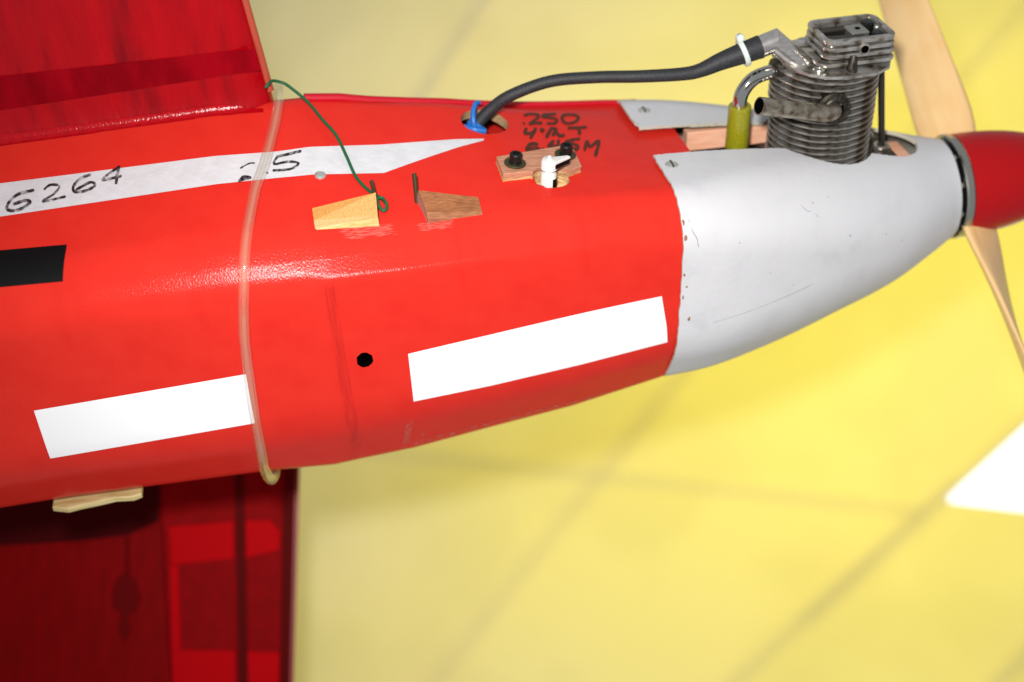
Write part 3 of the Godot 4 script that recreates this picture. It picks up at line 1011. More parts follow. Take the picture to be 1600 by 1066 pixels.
func cowl(plane: Node3D) -> void:
	var along := []
	var a := -56.0
	while a < 40.6:
		along.append(a)
		a += 0.75
	var cols := 150
	var nz := noise(77, 0.25, 3)
	for r in along.size():
		var s := section(station(COWL, along[r], true), false)
		# start at the middle of the top, run down the near side and up the far side
		var line := PackedVector2Array()
		var start := NT - KE / 2
		for k in NT + 1:
			line.append(s[(start + k) % NT])
		line[0].x = 0.0
		line[NT].x = 0.0
		var len_ := PackedFloat32Array([0.0])
		for k in NT:
			len_.append(len_[k] + line[k].distance_to(line[k + 1]))
		var h := slot_half(along[r])
		var s0 := 0.0
		var s1: float = len_[NT]
		if h > 0.02:
			h += 0.25 * nz.get_noise_1d(along[r] * 3.0)
			for k in NT:
				if line[k + 1].x >= h:
					s0 = lerpf(len_[k], len_[k + 1], clampf((h - line[k].x) / maxf(1e-5, line[k + 1].x - line[k].x), 0, 1))
					break
			for k in range(NT - 1, -1, -1):
				if line[k].x <= -h:
					s1 = lerpf(len_[k], len_[k + 1], clampf((-h - line[k].x) / maxf(1e-5, line[k + 1].x - line[k].x), 0, 1))
					break
		var row := PackedVector3Array()
		var at := 0
		for c in cols + 1:
			var want := lerpf(s0, s1, float(c) / cols)
			while at < NT - 1 and len_[at + 1] < want:
				at += 1
			var p := line[at].lerp(line[at + 1], clampf((want - len_[at]) / maxf(1e-6, len_[at + 1] - len_[at]), 0, 1))
			row.append(Vector3(along[r], p.y, p.x))
		cowl_rows.append(row)
	# the far rear corner is rounded off and lifts a little; the rear edge wanders slightly
	for r in cowl_rows.size():
		for c in cols + 1:
			var p: Vector3 = cowl_rows[r][c]
			if r == 0:
				p.x += 0.35 * nz.get_noise_1d(c * 4.0)
				if c > cols - 5:
					p.x += [0.15, 0.4, 0.8, 1.4, 2.2][c - cols + 4]
			var turn_in := smoothstep(20.0, 40.5, p.x)
			p.x -= turn_in * (0.07 * p.z + 0.07 * (p.y + 17.5))
			cowl_rows[r][c] = p
	var normals := []
	var nr := cowl_rows.size()
	for r in nr:
		var row := PackedVector3Array()
		for c in cols + 1:
			var du: Vector3 = cowl_rows[mini(r + 1, nr - 1)][c] - cowl_rows[maxi(r - 1, 0)][c]
			var dv: Vector3 = cowl_rows[r][mini(c + 1, cols)] - cowl_rows[r][maxi(c - 1, 0)]
			var nn := dv.cross(du).normalized()
			if nn.dot(Vector3(0, cowl_rows[r][c].y + 22.0, cowl_rows[r][c].z)) < 0.0:
				nn = -nn
			row.append(nn)
		normals.append(row)
	var outer := mb()
	outer.set_smooth_group(0)
	for r in nr - 1:
		for c in cols:
			quad(outer, cowl_rows[r][c], cowl_rows[r][c + 1], cowl_rows[r + 1][c + 1], cowl_rows[r + 1][c], normals[r][c])
	var shell := commit(outer, "engine_cowl", M.cowl_paint, plane)
	var inn := []
	for r in nr:
		var row := PackedVector3Array()
		for c in cols + 1:
			row.append(cowl_rows[r][c] - normals[r][c] * (0.7 if along[r] < -40 else 1.0))
		inn.append(row)
	var lining := mb()
	lining.set_smooth_group(0)
	for r in nr - 1:
		if along[r] < -42.0:
			continue
		for c in cols:
			quad(lining, inn[r][c], inn[r][c + 1], inn[r + 1][c + 1], inn[r + 1][c], -normals[r][c])
	commit(lining, "cowl_lining", M.cowl_inside, shell)
	var rim := mb()
	rim.set_smooth_group(-1)
	for r in nr - 1:
		if slot_half(along[r]) > 0.02:
			for c in [0, cols]:
				quad(rim, cowl_rows[r][c], cowl_rows[r + 1][c], inn[r + 1][c], inn[r][c], Vector3(0, 0, -1 if c == 0 else 1))
	for e in [0, nr - 1]:
		for c in cols:
			quad(rim, cowl_rows[e][c], cowl_rows[e][c + 1], inn[e][c + 1], inn[e][c], Vector3.LEFT if e == 0 else Vector3.RIGHT)
	commit(rim, "cowl_edge", M.cowl_edge, shell)
	# wear on the painted shell: chips along the rear edge, a hairline crack, specks of dirt
	for q in [[-55.4, 2.0, 0.5, 0.9], [-55.3, -9.6, 0.35, 0.6], [-54.4, -13.6, 0.4, 0.3], [-55.3, -17.0, 0.3, 0.9], [-53.2, -24.6, 0.5, 0.8], [-55.5, 5.6, 0.4, 0.8]]:
		var chip := mb()
		chip.set_smooth_group(0)
		splotch(chip, q[0], q[1], q[2], q[3])
		commit(chip, "paint_chip", M.chipped, shell)
	for q in [[-16.0, 2.0, 0.22, 0.2], [-10.4, 1.8, 0.25, 0.22], [-4.8, -8.7, 0.28, 0.26], [-1.4, 1.6, 0.2, 0.2], [-30.0, -14.0, 0.15, 0.15], [8.0, -12.0, 0.18, 0.2], [-40.0, -2.0, 0.2, 0.16], [-22.0, -20.0, 0.14, 0.14], [14.0, -16.0, 0.16, 0.18]]:
		var speck := mb()
		speck.set_smooth_group(0)
		splotch(speck, q[0], q[1], q[2], q[3])
		commit(speck, "dirt_speck", M.grime, shell)
	for q in [[[[-46.0, -27.2], [-38.0, -26.0], [-30.0, -24.7], [-22.0, -23.0], [-15.5, -21.5]], 0.04], [[[-54.0, 6.0], [-53.2, 3.0], [-52.2, 1.2], [-51.8, -1.2]], 0.07], [[[-20.0, 2.4], [-18.2, 0.8], [-16.6, 0.4], [-15.2, -1.2]], 0.05]]:
		var hair := mb()
		var way := []
		for v in q[0]:
			way.append(cowl_point(v[0], v[1], 0.03))
		tube(hair, spline(way, 6), q[1], 6)
		commit(hair, "hairline_crack", M.grime, shell)
	# slotted screws holding the cowl
	for sc in [[Vector3(-50.6, 11.1, -19.3), Vector3(0, 1, -0.02)], [Vector3(-52.6, 11.15, 14.6), Vector3(0.05, 1, 0.05)]]:
		var xf := turned(sc[0], sc[1])
		var st := mb()
		lathe(st, [Vector2(0, 0.75), Vector2(1.0, 0.7), Vector2(1.8, 0.42), Vector2(2.15, 0.05), Vector2(2.15, -0.6)], xf, 24, true)
		var head := commit(st, "screw", M.zinc, shell)
		st = mb()
		prism(st, rrect(0.5, 3.4, 0.1, 1), 0.30, 0.80, 0.0, xf)
		commit(st, "screw_slot", M.olive_steel, shell)
	# engine bearers and firewall inside, seen through the slot
	var st2 := mb()
	prism(st2, PackedVector2Array([Vector2(-40, -16), Vector2(5, -14), Vector2(28, -9.0), Vector2(28, 9.0), Vector2(5, 14), Vector2(-40, 16)]), -30, -4.0, 0.6)
	commit(st2, "engine_mount", M.mount_wood, plane)
	st2 = mb()
	prism(st2, PackedVector2Array([Vector2(-39.5, -14.8), Vector2(-12, -13), Vector2(-12, -10), Vector2(-39.5, -11.2)]), 0.2, 6.4, 0.3)
	commit(st2, "engine_mount", M.mount_wood, plane)

# point on the near side of the cowl at a place along and a height
func cowl_point(a: float, y: float, h: float) -> Vector3:
	var r := clampi(int(round((a + 56.0) / 0.75)), 0, cowl_rows.size() - 1)
	var row: PackedVector3Array = cowl_rows[r]
	for c in range(0, row.size() / 2):
		if row[c].y >= y and row[c + 1].y < y:
			var p := row[c].lerp(row[c + 1], (row[c].y - y) / maxf(1e-5, row[c].y - row[c + 1].y))
			var nn := Vector3(0, row[c].z - row[c + 1].z, row[c].y - row[c + 1].y).normalized()
			return Vector3(a, p.y, p.z) + nn * h * -signf(nn.z) * -1.0
	return row[0]

func splotch(st: SurfaceTool, a: float, y: float, ra: float, ry: float) -> void:
	var c := cowl_point(a, y, 0.10)
	var ring := []
	for k in 9:
		var an := TAU * k / 9.0
		var w := rng.randf_range(0.6, 1.25)
		ring.append(cowl_point(maxf(a + cos(an) * ra * w, -56.0), y + sin(an) * ry * w, 0.08))
	for k in 9:
		tri(st, c, ring[k], ring[(k + 1) % 9], Vector3.BACK)

# ------------------------------------------------------------------ engine
func engine(plane: Node3D) -> void:
	var eng := node("engine", plane)
	var cx := -3.2
	var base := Transform3D(Basis(), Vector3(cx, 0, 0))
	# barrel core and the fins, each a plate of its own
	var st := mb()
	lathe(st, [Vector2(0, -6), Vector2(10.0, -6), Vector2(10.0, 30.5), Vector2(0, 30.5)], base, 48)
	commit(st, "cylinder", M.dark_metal, eng)
	var first: MeshInstance3D
	for k in 15:
		var u := 29.0 - 1.95 * k
		if k == 0:
			st = mb()
			var prof := [Vector2(9.8, 0), Vector2(14.55, 0.08), Vector2(14.8, 0.22), Vector2(14.8, 0.5), Vector2(14.55, 0.68), Vector2(9.8, 0.78)]
			lathe(st, prof, Transform3D(), 64)
			first = commit(st, "cooling_fin", M.oily_metal, eng)
			first.position = Vector3(cx, u, 0) * MM
		else:
			var grow := 1.0 + (0.03 if k < 6 else 0.0)
			copy_of(first, Transform3D(Basis().scaled(Vector3(grow, 1, 1)), Vector3(cx - (0.5 if k < 6 else 0.0), u, 0)), eng)
	# head plate reaching back to the exhaust flange, then the finned rocker box
	st = mb()
	prism(st, PackedVector2Array([Vector2(-17.6, -6), Vector2(-16.6, -8.2), Vector2(-14, -10), Vector2(-6, -14.5), Vector2(4, -15), Vector2(11, -11), Vector2(13, -6), Vector2(13, 6), Vector2(10.5, 10.5), Vector2(5.0, 13.8), Vector2(-4, 14.0), Vector2(-9.0, 12.4), Vector2(-12.6, 9.6), Vector2(-15.0, 6.0), Vector2(-17.0, 1.0), Vector2(-17.8, -3.0)]), 30.2, 31.2, 0.25)
	commit(st, "head_plate", M.oily_metal, eng)
	st = mb()
	prism(st, rrect(19.4, 14.6, 2.4), 31.0, 35.4, 0.0, Transform3D(Basis(), Vector3(2.6, 0, 0)), true)
	commit(st, "rocker_box", M.dark_metal, eng)
	var inner := rrect(18.0, 13.0, 1.6)
	var outs := [[22.6, 18.4, 1.1, 31.9], [21.4, 17.0, 1.2, 33.9], [20.9, 16.6, 1.2, 35.8], [20.8, 16.4, 1.4, 37.7]]
	for q in outs.size():
		st = mb()
		var o: Array = outs[q]
		ring_plate(st, rrect(o[0], o[1], 3.0), rrect(18.2, 13.2, 1.6) if q == 3 else rrect(18.4, 13.4, 1.6), o[3], o[3] + o[2], 0.25, Transform3D(Basis(), Vector3(2.6 - (0.9 if q == 0 else 0.0), 0, 0)))
		commit(st, "rocker_box_fin", M.oily_metal, eng)
	st = mb()
	ring_plate(st, rrect(18.6, 13.6, 1.8), rrect(17.6, 12.6, 1.5), 31.5, 38.6, 0.0, Transform3D(Basis(), Vector3(2.6, 0, 0)))
	commit(st, "rocker_box_wall", M.oily_metal, eng)
	# top opening floor is the box itself at 38: a dark sheet paints in the cavity shade
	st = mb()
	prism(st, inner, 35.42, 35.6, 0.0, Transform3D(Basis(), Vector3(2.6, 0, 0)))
	commit(st, "rocker_shade", M.shade_or_soot, eng)
	# rocker arms, bridge and studs
	for rk in [[-1.0, -3.2, 12.5, 3.0, 0.05], [-0.4, 3.2, 11.5, 3.2, -0.08]]:
		st = mb()
		prism(st, rrect(rk[2], rk[3], 0.6, 2), 35.8, 38.0, 0.3, Transform3D(Basis(Vector3.UP, rk[4]), Vector3(rk[0], 0, rk[1])))
		commit(st, "rocker_arm", M.bronze_steel, eng)
	st = mb()
	prism(st, rrect(5.4, 6.0, 0.5, 2), 35.0, 38.4, 0.3, Transform3D(Basis(), Vector3(4.6, 0, -0.6)))
	commit(st, "rocker_bridge", M.ring_metal, eng)
	st = mb()
	lathe(st, [Vector2(0, 38.52), Vector2(0.8, 38.5), Vector2(0.8, 38.1)], Transform3D(Basis(), Vector3(4.8, 0, -0.6)), 16)
	commit(st, "bridge_hole", M.shade_or_soot, eng)
	for s in [[8.9, -3.4, 1.9, 39.0], [9.4, 2.4, 1.6, 38.2], [-5.2, -3.6, 0.8, 38.0], [-5.0, 4.0, 0.8, 37.6], [10.6, -0.6, 0.9, 38.6], [5.6, 4.4, 0.9, 37.8], [1.2, -4.8, 0.7, 38.0]]:
		st = mb()
		lathe(st, [Vector2(0, s[3]), Vector2(s[2] * 0.75, s[3]), Vector2(s[2], s[3] - 0.4), Vector2(s[2], 34.3)], Transform3D(Basis(), Vector3(s[0], 0, s[1])), 18)
		commit(st, "rocker_stud", M.black_steel if s[2] > 1.2 else M.ring_metal, eng)
	# pin bore on the near face
	var face := Transform3D(Basis(Vector3.RIGHT, Vector3.BACK, Vector3.DOWN), Vector3(3.2, 36.2, 8.0))
	st = mb()
	lathe(st, [Vector2(1.15, 0.75), Vector2(1.45, 0.75), Vector2(1.7, 0.45), Vector2(1.7, -0.6)], face, 24)
	commit(st, "pin_boss", M.oily_metal, eng)
	st = mb()
	lathe(st, [Vector2(0, 0.3), Vector2(1.18, 0.3), Vector2(1.18, 0.75)], face, 24)
	commit(st, "pin_bore", M.shade_or_soot, eng)
	# rib column under the bore
	st = mb()
	tube(st, PackedVector3Array([Vector3(0.2, 34.6, 8.6), Vector3(-0.4, 31.5, 9.6), Vector3(-0.9, 29.4, 12.6)]), [1.0, 1.5, 1.3], 12)
	commit(st, "head_lug", M.dark_metal, eng)
	# head bolts
	for b in [[-9.3, 8.2], [-9.0, -6.5]]:
		st = mb()
		lathe(st, [Vector2(0, 31.5), Vector2(0.75, 31.5), Vector2(0.9, 31.9), Vector2(1.55, 31.9), Vector2(1.7, 31.6), Vector2(1.7, 31.0)], Transform3D(Basis(), Vector3(b[0], 0, b[1])), 20)
		commit(st, "head_bolt", M.ring_metal, eng)
	# back wall of the head behind the box
	st = mb()
	prism(st, PackedVector2Array([Vector2(-15, -8.5), Vector2(-7, -8.5), Vector2(-7, -1), Vector2(-15, -3)]), 31.0, 33.6, 0.4)
	commit(st, "head_block", M.oily_metal, eng)
	# mitred exhaust elbow
	st = mb()
	var bend := Vector3(-19.4, 37.2, -1.0)
	var e0 := Vector3(-25.2, 35.4, -1.0)
	var e1 := Vector3(-9.6, 28.6, 1.5)
	mitre(st, e0, bend, e1, 3.1)
	commit(st, "exhaust_elbow", M.brushed_metal, eng)
	# chrome intake bend into a silicone sleeve
	st = mb()
	tube(st, spline([Vector3(-16.5, 27.6, -1.5), Vector3(-20.0, 27.8, -1.3), Vector3(-24.6, 26.6, -0.8), Vector3(-27.6, 23.4, -0.3), Vector3(-28.4, 19.6, 0), Vector3(-28.3, 14, 0)], 8), 2.05, 22)
	commit(st, "intake_pipe", M.chrome, eng)
	st = mb()
	lathe(st, [Vector2(2.0, 27), Vector2(3.6, 27), Vector2(3.9, 26.6), Vector2(3.9, 24.6), Vector2(2.0, 24.2)], turned(Vector3(-43.2, 27.6, -1.5), Vector3(1, 0.0, 0), Vector3.UP), 24)
	commit(st, "intake_flange", M.dark_metal, eng)
	st = mb()
	lathe(st, [Vector2(2.0, 19.4), Vector2(3.0, 19.4), Vector2(3.25, 19.1), Vector2(3.3, 12), Vector2(3.4, 7), Vector2(2.8, 1), Vector2(2.0, 1)], Transform3D(Basis(), Vector3(-28.2, 0, 0)), 28, false)
	commit(st, "silicone_sleeve", M.olive_silicone, eng)
	# near-side port, collar and stub pipe
	st = mb()
	var port := turned(Vector3(-6.4, 22.2, 12.0), Vector3(-0.1, 0.05, 1), Vector3.RIGHT)
	lathe(st, [Vector2(2.6, 3.6), Vector2(4.1, 3.6), Vector2(4.8, 2.9), Vector2(5.0, 0)], port, 30)
	lathe(st, [Vector2(2.6, 3.6), Vector2(2.7, 0.4), Vector2(0, 0.3)], port, 30)
	commit(st, "exhaust_port", M.dark_metal, eng)
	st = mb()
	var stub := spline([Vector3(-6.8, 22.2, 13.2), Vector3(-7.2, 22.3, 15.6), Vector3(-9.6, 22.9, 17.6), Vector3(-13.5, 24.2, 18.8), Vector3(-20, 26.2, 19.6), Vector3(-31.4, 29.6, 21.2)], 7)
	tube(st, stub, 2.45, 24, false)
	var tip := turned(Vector3(-31.4, 29.6, 21.2), Vector3(-11.4, 3.4, 1.6), Vector3.UP)
	lathe(st, [Vector2(2.1, 0), Vector2(2.45, 0)], tip, 24)
	commit(st, "exhaust_stub", M.sooty_pipe, eng)
	st = mb()
	tube(st, stub, 2.1, 24, false, true)
	commit(st, "exhaust_bore", M.shade_or_soot, eng)
	# pushrods and their cups at the crankcase
	for pr in [[Vector3(11.6, 31.0, 2.6), Vector3(15.9, 2.6, 3.2)], [Vector3(11.2, 31.0, -3.0), Vector3(14.4, 2.6, -4.4)]]:
		st = mb()
		tube(st, PackedVector3Array([pr[0], pr[1]]), 0.95, 14)
		commit(st, "pushrod", M.bronze_steel, eng)
		st = mb()
		lathe(st, [Vector2(0, 1.9), Vector2(1.3, 1.9), Vector2(1.6, 3.2), Vector2(2.2, 3.2), Vector2(2.45, 2.6), Vector2(2.3, -1), Vector2(2.5, -6)], Transform3D(Basis(), Vector3(pr[1].x, -0.6, pr[1].z)), 24)
		commit(st, "pushrod_cup", M.oily_metal, eng)
	st = mb()
	prism(st, PackedVector2Array([Vector2(-18, -13), Vector2(10, -13), Vector2(20, -7), Vector2(20, 6), Vector2(10, 13), Vector2(-18, 13)]), -8, 0.6, 0.8)
	commit(st, "crankcase", M.dark_metal, eng)

# two straight round lengths meeting at a mitred corner
func mitre(st: SurfaceTool, a: Vector3, b: Vector3, c: Vector3, r: float) -> void:
	var d0 := (b - a).normalized()
	var d1 := (c - b).normalized()
	var plane_n := (d0 + d1).normalized()
	var seg := 28
	for leg in 2:
		var d: Vector3 = d0 if leg == 0 else d1
		var org: Vector3 = a if leg == 0 else c
		var side := d.cross(Vector3.BACK).normalized()
		var other := d.cross(side)
		st.set_smooth_group(leg + 1)
		for j in seg:
			var v := []
			for jj in [j, j + 1]:
				var o := side * cos(TAU * jj / seg) * r + other * sin(TAU * jj / seg) * r
				var p := org + o
				v.append(p)
				v.append(p + d * ((b - p).dot(plane_n) / d.dot(plane_n)))
			quad(st, v[0], v[2], v[3], v[1], (v[0] + v[2]) / 2.0 - org)
			if leg == 0:
				st.set_smooth_group(9)
				tri(st, org, v[0], v[2], -d)
				st.set_smooth_group(leg + 1)

# ------------------------------------------------------------------ propeller and spinner
func propeller(plane: Node3D) -> void:
	var nose := Vector3(1, 0.07, 0.07).normalized()
	var axis := Vector3(0, -17.5, 0) + nose * -4.6 + Vector3(0, 0.07, 0.07) * -40.5
	var side := nose.cross(Vector3.UP).normalized()
	var along_x := Transform3D(Basis(side.cross(nose), nose, -side).orthonormalized(), axis)
	var st := mb()
	lathe(st, [Vector2(0, 43), Vector2(13.6, 43), Vector2(14.6, 43.6), Vector2(14.9, 46.4), Vector2(0, 46.4)], along_x, 56)
	var drive := commit(st, "drive_washer", M.washer_dark, plane)
	st = mb()
	lathe(st, [Vector2(10, 46.4), Vector2(15.8, 46.4), Vector2(16.3, 46.8), Vector2(16.4, 48.2), Vector2(16.0, 48.8), Vector2(0, 48.8)], along_x, 72)
	commit(st, "spinner_backplate", M.polished_ring, plane)
	for k in 10:
		var an := TAU * k / 10.0 + 0.25
		st = mb()
		var at := along_x * Vector3(cos(an) * 14.2, 45.3, sin(an) * 14.2)
		lathe(st, [Vector2(0, 0.95), Vector2(0.6, 0.9), Vector2(1.0, 0.5), Vector2(1.0, -0.4)], turned(at, along_x.basis * Vector3(cos(an), 0, sin(an)), Vector3.RIGHT), 14, true)
		commit(st, "washer_knurl", M.ring_metal, drive)
	st = mb()
	var prof := []
	for k in 25:
		var f := k / 24.0
		prof.append(Vector2(16.0 * sqrt(maxf(0.0, 1.0 - pow(f, 2.3))), 49.0 + 38.0 * f))
	lathe(st, prof, along_x, 72, true)
	commit(st, "spinner", M.spinner_red, plane)
	var prop := node("propeller", plane)
	var up := Vector3(0, 0.55, -0.835)
	var hub := axis + nose * 52.8
	for sgn in [1.0, -1.0]:
		var d: Vector3 = up * sgn
		var tan_ := Vector3.RIGHT.cross(d).normalized()
		if sgn > 0 and tan_.z < 0 or sgn < 0 and tan_.z > 0:
			tan_ = -tan_
		st = mb()
		st.set_smooth_group(0)
		var rings := []
		for k in 30:
			var r := lerpf(6.0, 128.0, k / 29.0)
			var chord := 18.0 * smoothstep(-22.0, 26.0, r) * (1.0 - 0.35 * smoothstep(70.0, 128.0, r)) * (1.0 if r < 120 else sqrt(maxf(0.05, 1.0 - pow((r - 120.0) / 8.2, 2))))
			var beta := atan(190.0 / (TAU * maxf(r, 14.0)))
			var thick := lerpf(6.0, 1.8, smoothstep(5.0, 90.0, r))
			var cd := tan_ * cos(beta) + Vector3.RIGHT * sin(beta)
			var nd := cd.cross(d).normalized()
			var ring := PackedVector3Array()
			for j in 20:
				var an := TAU * j / 20.0
				ring.append(hub + d * r + cd * (cos(an) * chord * 0.5) + nd * (sin(an) * thick * 0.5 * (1.0 if sin(an) > 0 else 0.5)))
			rings.append(ring)
		for k in rings.size() - 1:
			for j in 20:
				var mid: Vector3 = hub + d * lerpf(6.0, 128.0, (k + 0.5) / 29.0)
				var jj := (j + 1) % 20
				quad(st, rings[k][j], rings[k][jj], rings[k + 1][jj], rings[k + 1][j], (rings[k][j] + rings[k][jj]) / 2.0 - mid)
		commit(st, "propeller_blade", M.prop_wood, prop)

# ------------------------------------------------------------------ hose from the engine into the fuselage
func exhaust_hose(plane: Node3D) -> void:
	var st := mb()
	var path := spline([Vector3(-109, 8, -10), Vector3(-105.5, 13.5, -11), Vector3(-101.4, 18.2, -12), Vector3(-97.3, 21.9, -12), Vector3(-92.0, 25.5, -11), Vector3(-81.1, 28.7, -10), Vector3(-68.7, 29.3, -8), Vector3(-56.9, 29.9, -4), Vector3(-45, 29.9, -2.4), Vector3(-39.9, 30.6, -2), Vector3(-34.5, 32.8, -1.4), Vector3(-28.4, 34.7, -1), Vector3(-23.4, 36.0, -1)], 8)
	tube(st, path, [1.85, 1.8, 1.8, 1.75, 1.7, 1.7, 1.7, 1.75, 1.85, 2.0, 2.5, 3.0, 3.3], 22)
	var hose := commit(st, "rubber_hose", M.hose_rubber, plane)
	st = mb()
	band(st, Vector3(-28.2, 34.75, -1), Vector3(5.6, 2.1, 0.1), 3.1, 1.4, 0.85)
	commit(st, "cable_tie", M.clear_nylon, hose)
	st = mb()
	prism(st, rrect(2.2, 2.6, 0.6, 3), 3.4, 5.6, 0.6, turned(Vector3(-28.3, 34.75, -1), Vector3(-0.25, 1, -0.1)))
	commit(st, "cable_tie_head", M.clear_nylon, hose)
	st = mb()
	band(st, Vector3(-102.6, 16.9, -11.8), Vector3(1, 1.1, -0.25), 1.8, 2.2, 0.9)
	commit(st, "blue_tie", M.blue_plastic, hose)
	st = mb()
	var tail := spline([Vector3(-103.2, 16.4, -9.0), Vector3(-103.6, 19.4, -9.4), Vector3(-103.2, 21.8, -11.2), Vector3(-102.2, 23.2, -12.8), Vector3(-101.0, 22.8, -14.0)], 6)
	tube(st, tail, [0.9, 0.8, 0.7, 0.7], 8)
	tube(st, spline([Vector3(-106.2, 17.6, -10.6), Vector3(-103.6, 17.2, -9.0), Vector3(-100.4, 16.4, -8.6)], 5), [0.8, 1.1, 0.9], 8)
	commit(st, "blue_tie_tail", M.blue_plastic, hose)

func band(st: SurfaceTool, at: Vector3, axis: Vector3, r: float, wide: float, thick: float) -> void:
	var xf := turned(at, axis, Vector3.BACK)
	var h := wide / 2
	lathe(st, [Vector2(r, -h), Vector2(r + thick * 0.8, -h), Vector2(r + thick, -h * 0.7), Vector2(r + thick, h * 0.7), Vector2(r + thick * 0.8, h), Vector2(r, h)], xf, 32)

# ------------------------------------------------------------------ timer plate, blocks, pins
func deck_fittings(plane: Node3D) -> void:
	var nn := Vector3(0.105, 0.985, 0.085).normalized()
	var xf := turned(Vector3(-89.4, 13.4, 10.4), nn)
	var poly := PackedVector2Array([Vector2(-11.4, -2.6), Vector2(-11.2, 6.0), Vector2(-3.4, 5.2)])
	for k in 9:
		var an := lerpf(PI + 0.25, TAU - 0.3, k / 8.0)
		poly.append(Vector2(2.3 + cos(an) * 5.4, 6.6 + sin(an) * 3.9))
	poly.append_array([Vector2(11.2, 3.4), Vector2(11.0, -7.8), Vector2(0.0, -5.2)])
	var st := mb()
	prism(st, poly, -0.6, 0.7, 0.0, xf)
	commit(st, "plywood_ply", M.ply_edge, plane)
	st = mb()
	prism(st, inset(poly, 0.12), 0.7, 1.5, 0.0, xf)
	commit(st, "plywood_ply", M.ply, plane)
	st = mb()
	prism(st, poly, 1.5, 2.4, 0.15, xf)
	var top := commit(st, "plywood_plate", M.ply, plane)
	for b in [[-7.0, 1.2], [7.9, -2.2]]:
		var at := xf * Vector3(b[0], 2.4, b[1])
		var bx := turned(at, nn + Vector3(0.02, 0, -0.03))
		st = mb()
		lathe(st, [Vector2(0, 0.55), Vector2(2.7, 0.55), Vector2(3.0, 0.3), Vector2(3.0, 0)], bx, 32)
		commit(st, "washer", M.olive_steel, top)
		st = mb()
		lathe(st, [Vector2(0, 2.2), Vector2(0.85, 2.2), Vector2(0.95, 3.2), Vector2(1.5, 3.2), Vector2(1.75, 2.9), Vector2(1.75, 0.5)], bx, 28)
		commit(st, "bolt", M.black_steel, top)
	# white ribbed timer post standing in the round opening
	var foot := Vector3(-88.6, 10.4, 18.6)
	var px := turned(foot, Vector3(0.06, 1, 0.0))
	st = mb()
	var prof := [Vector2(0, 0), Vector2(2.1, 0)]
	for k in 6:
		prof.append_array([Vector2(2.15, 0.3 + k * 0.85), Vector2(1.9, 0.6 + k * 0.85), Vector2(2.15, 0.9 + k * 0.85)])
	prof.append_array([Vector2(2.0, 5.6), Vector2(1.3, 5.9), Vector2(1.2, 6.9), Vector2(1.9, 7.0)])
	for k in 3:
		prof.append_array([Vector2(2.2, 7.1 + k * 0.7), Vector2(1.95, 7.4 + k * 0.7)])
	prof.append_array([Vector2(2.2, 9.1), Vector2(1.9, 9.7), Vector2(0.6, 9.9), Vector2(0.5, 10.7), Vector2(0, 10.8)])
	lathe(st, prof, px, 28)
	var post := commit(st, "timer_post", M.white_nylon, plane)
	st = mb()
	prism(st, PackedVector2Array([Vector2(-1.6, -1.3), Vector2(5.4, -1.9), Vector2(6.0, -1.2), Vector2(1.2, 1.9), Vector2(-1.4, 1.6)]), 8.7, 9.6, 0.2, px)
	commit(st, "timer_arm", M.white_nylon, post)
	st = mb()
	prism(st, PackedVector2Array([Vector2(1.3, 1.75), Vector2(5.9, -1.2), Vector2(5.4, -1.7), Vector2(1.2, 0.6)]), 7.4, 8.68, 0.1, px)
	commit(st, "timer_arm_painted_shade", M.black_film, post)  # black piece under the arm: its shade, put in as colour
	st = mb()
	for k in 5:
		var a0 := 0.25 + k * 0.2
		var q := []
		for an in [a0, a0 + 0.2]:
			for h in [0.3, 4.6]:
				q.append(px * Vector3(cos(an) * 2.24, h, sin(an) * 2.24))
		st.set_smooth_group(-1)
		quad(st, q[0], q[1], q[3], q[2], px.basis * Vector3(cos(a0), 0, sin(a0)))
	commit(st, "black_mark", M.black_film, post)
	# hardwood blocks with their wire pins
	wedge(plane, "wooden_block", [[-151.6, [[13.8, 28.6], [16.0, 27.4], [17.3, 23.4], [14.0, 21.4]]], [-134.4, [[11.8, 29.2, -0.9], [15.4, 28.0, -1.0], [19.5, 23.4, -0.6], [14.0, 21.0]]]], M.pale_block, M.pale_cut, true)
	wedge(plane, "wooden_block", [[-124.6, [[10.8, 29.8, 1.9], [14.8, 28.4, 1.7], [18.6, 23.4, 0.6], [12.6, 21.6, 0.0]]], [-108.4, [[10.6, 29.2], [12.8, 28.4], [14.2, 23.4], [12.0, 22.0]]]], M.brown_block, M.brown_cut, false)
	for p in [[Vector3(-134.4, 12, 22.0), Vector3(-135.6, 21.4, 20.4), 0.55], [Vector3(-124.5, 11, 23.2), Vector3(-124.4, 21.9, 20.4), 0.62]]:
		st = mb()
		tube(st, PackedVector3Array([p[0], p[1]]), p[2], 12)
		commit(st, "wire_pin", M.olive_steel, plane)

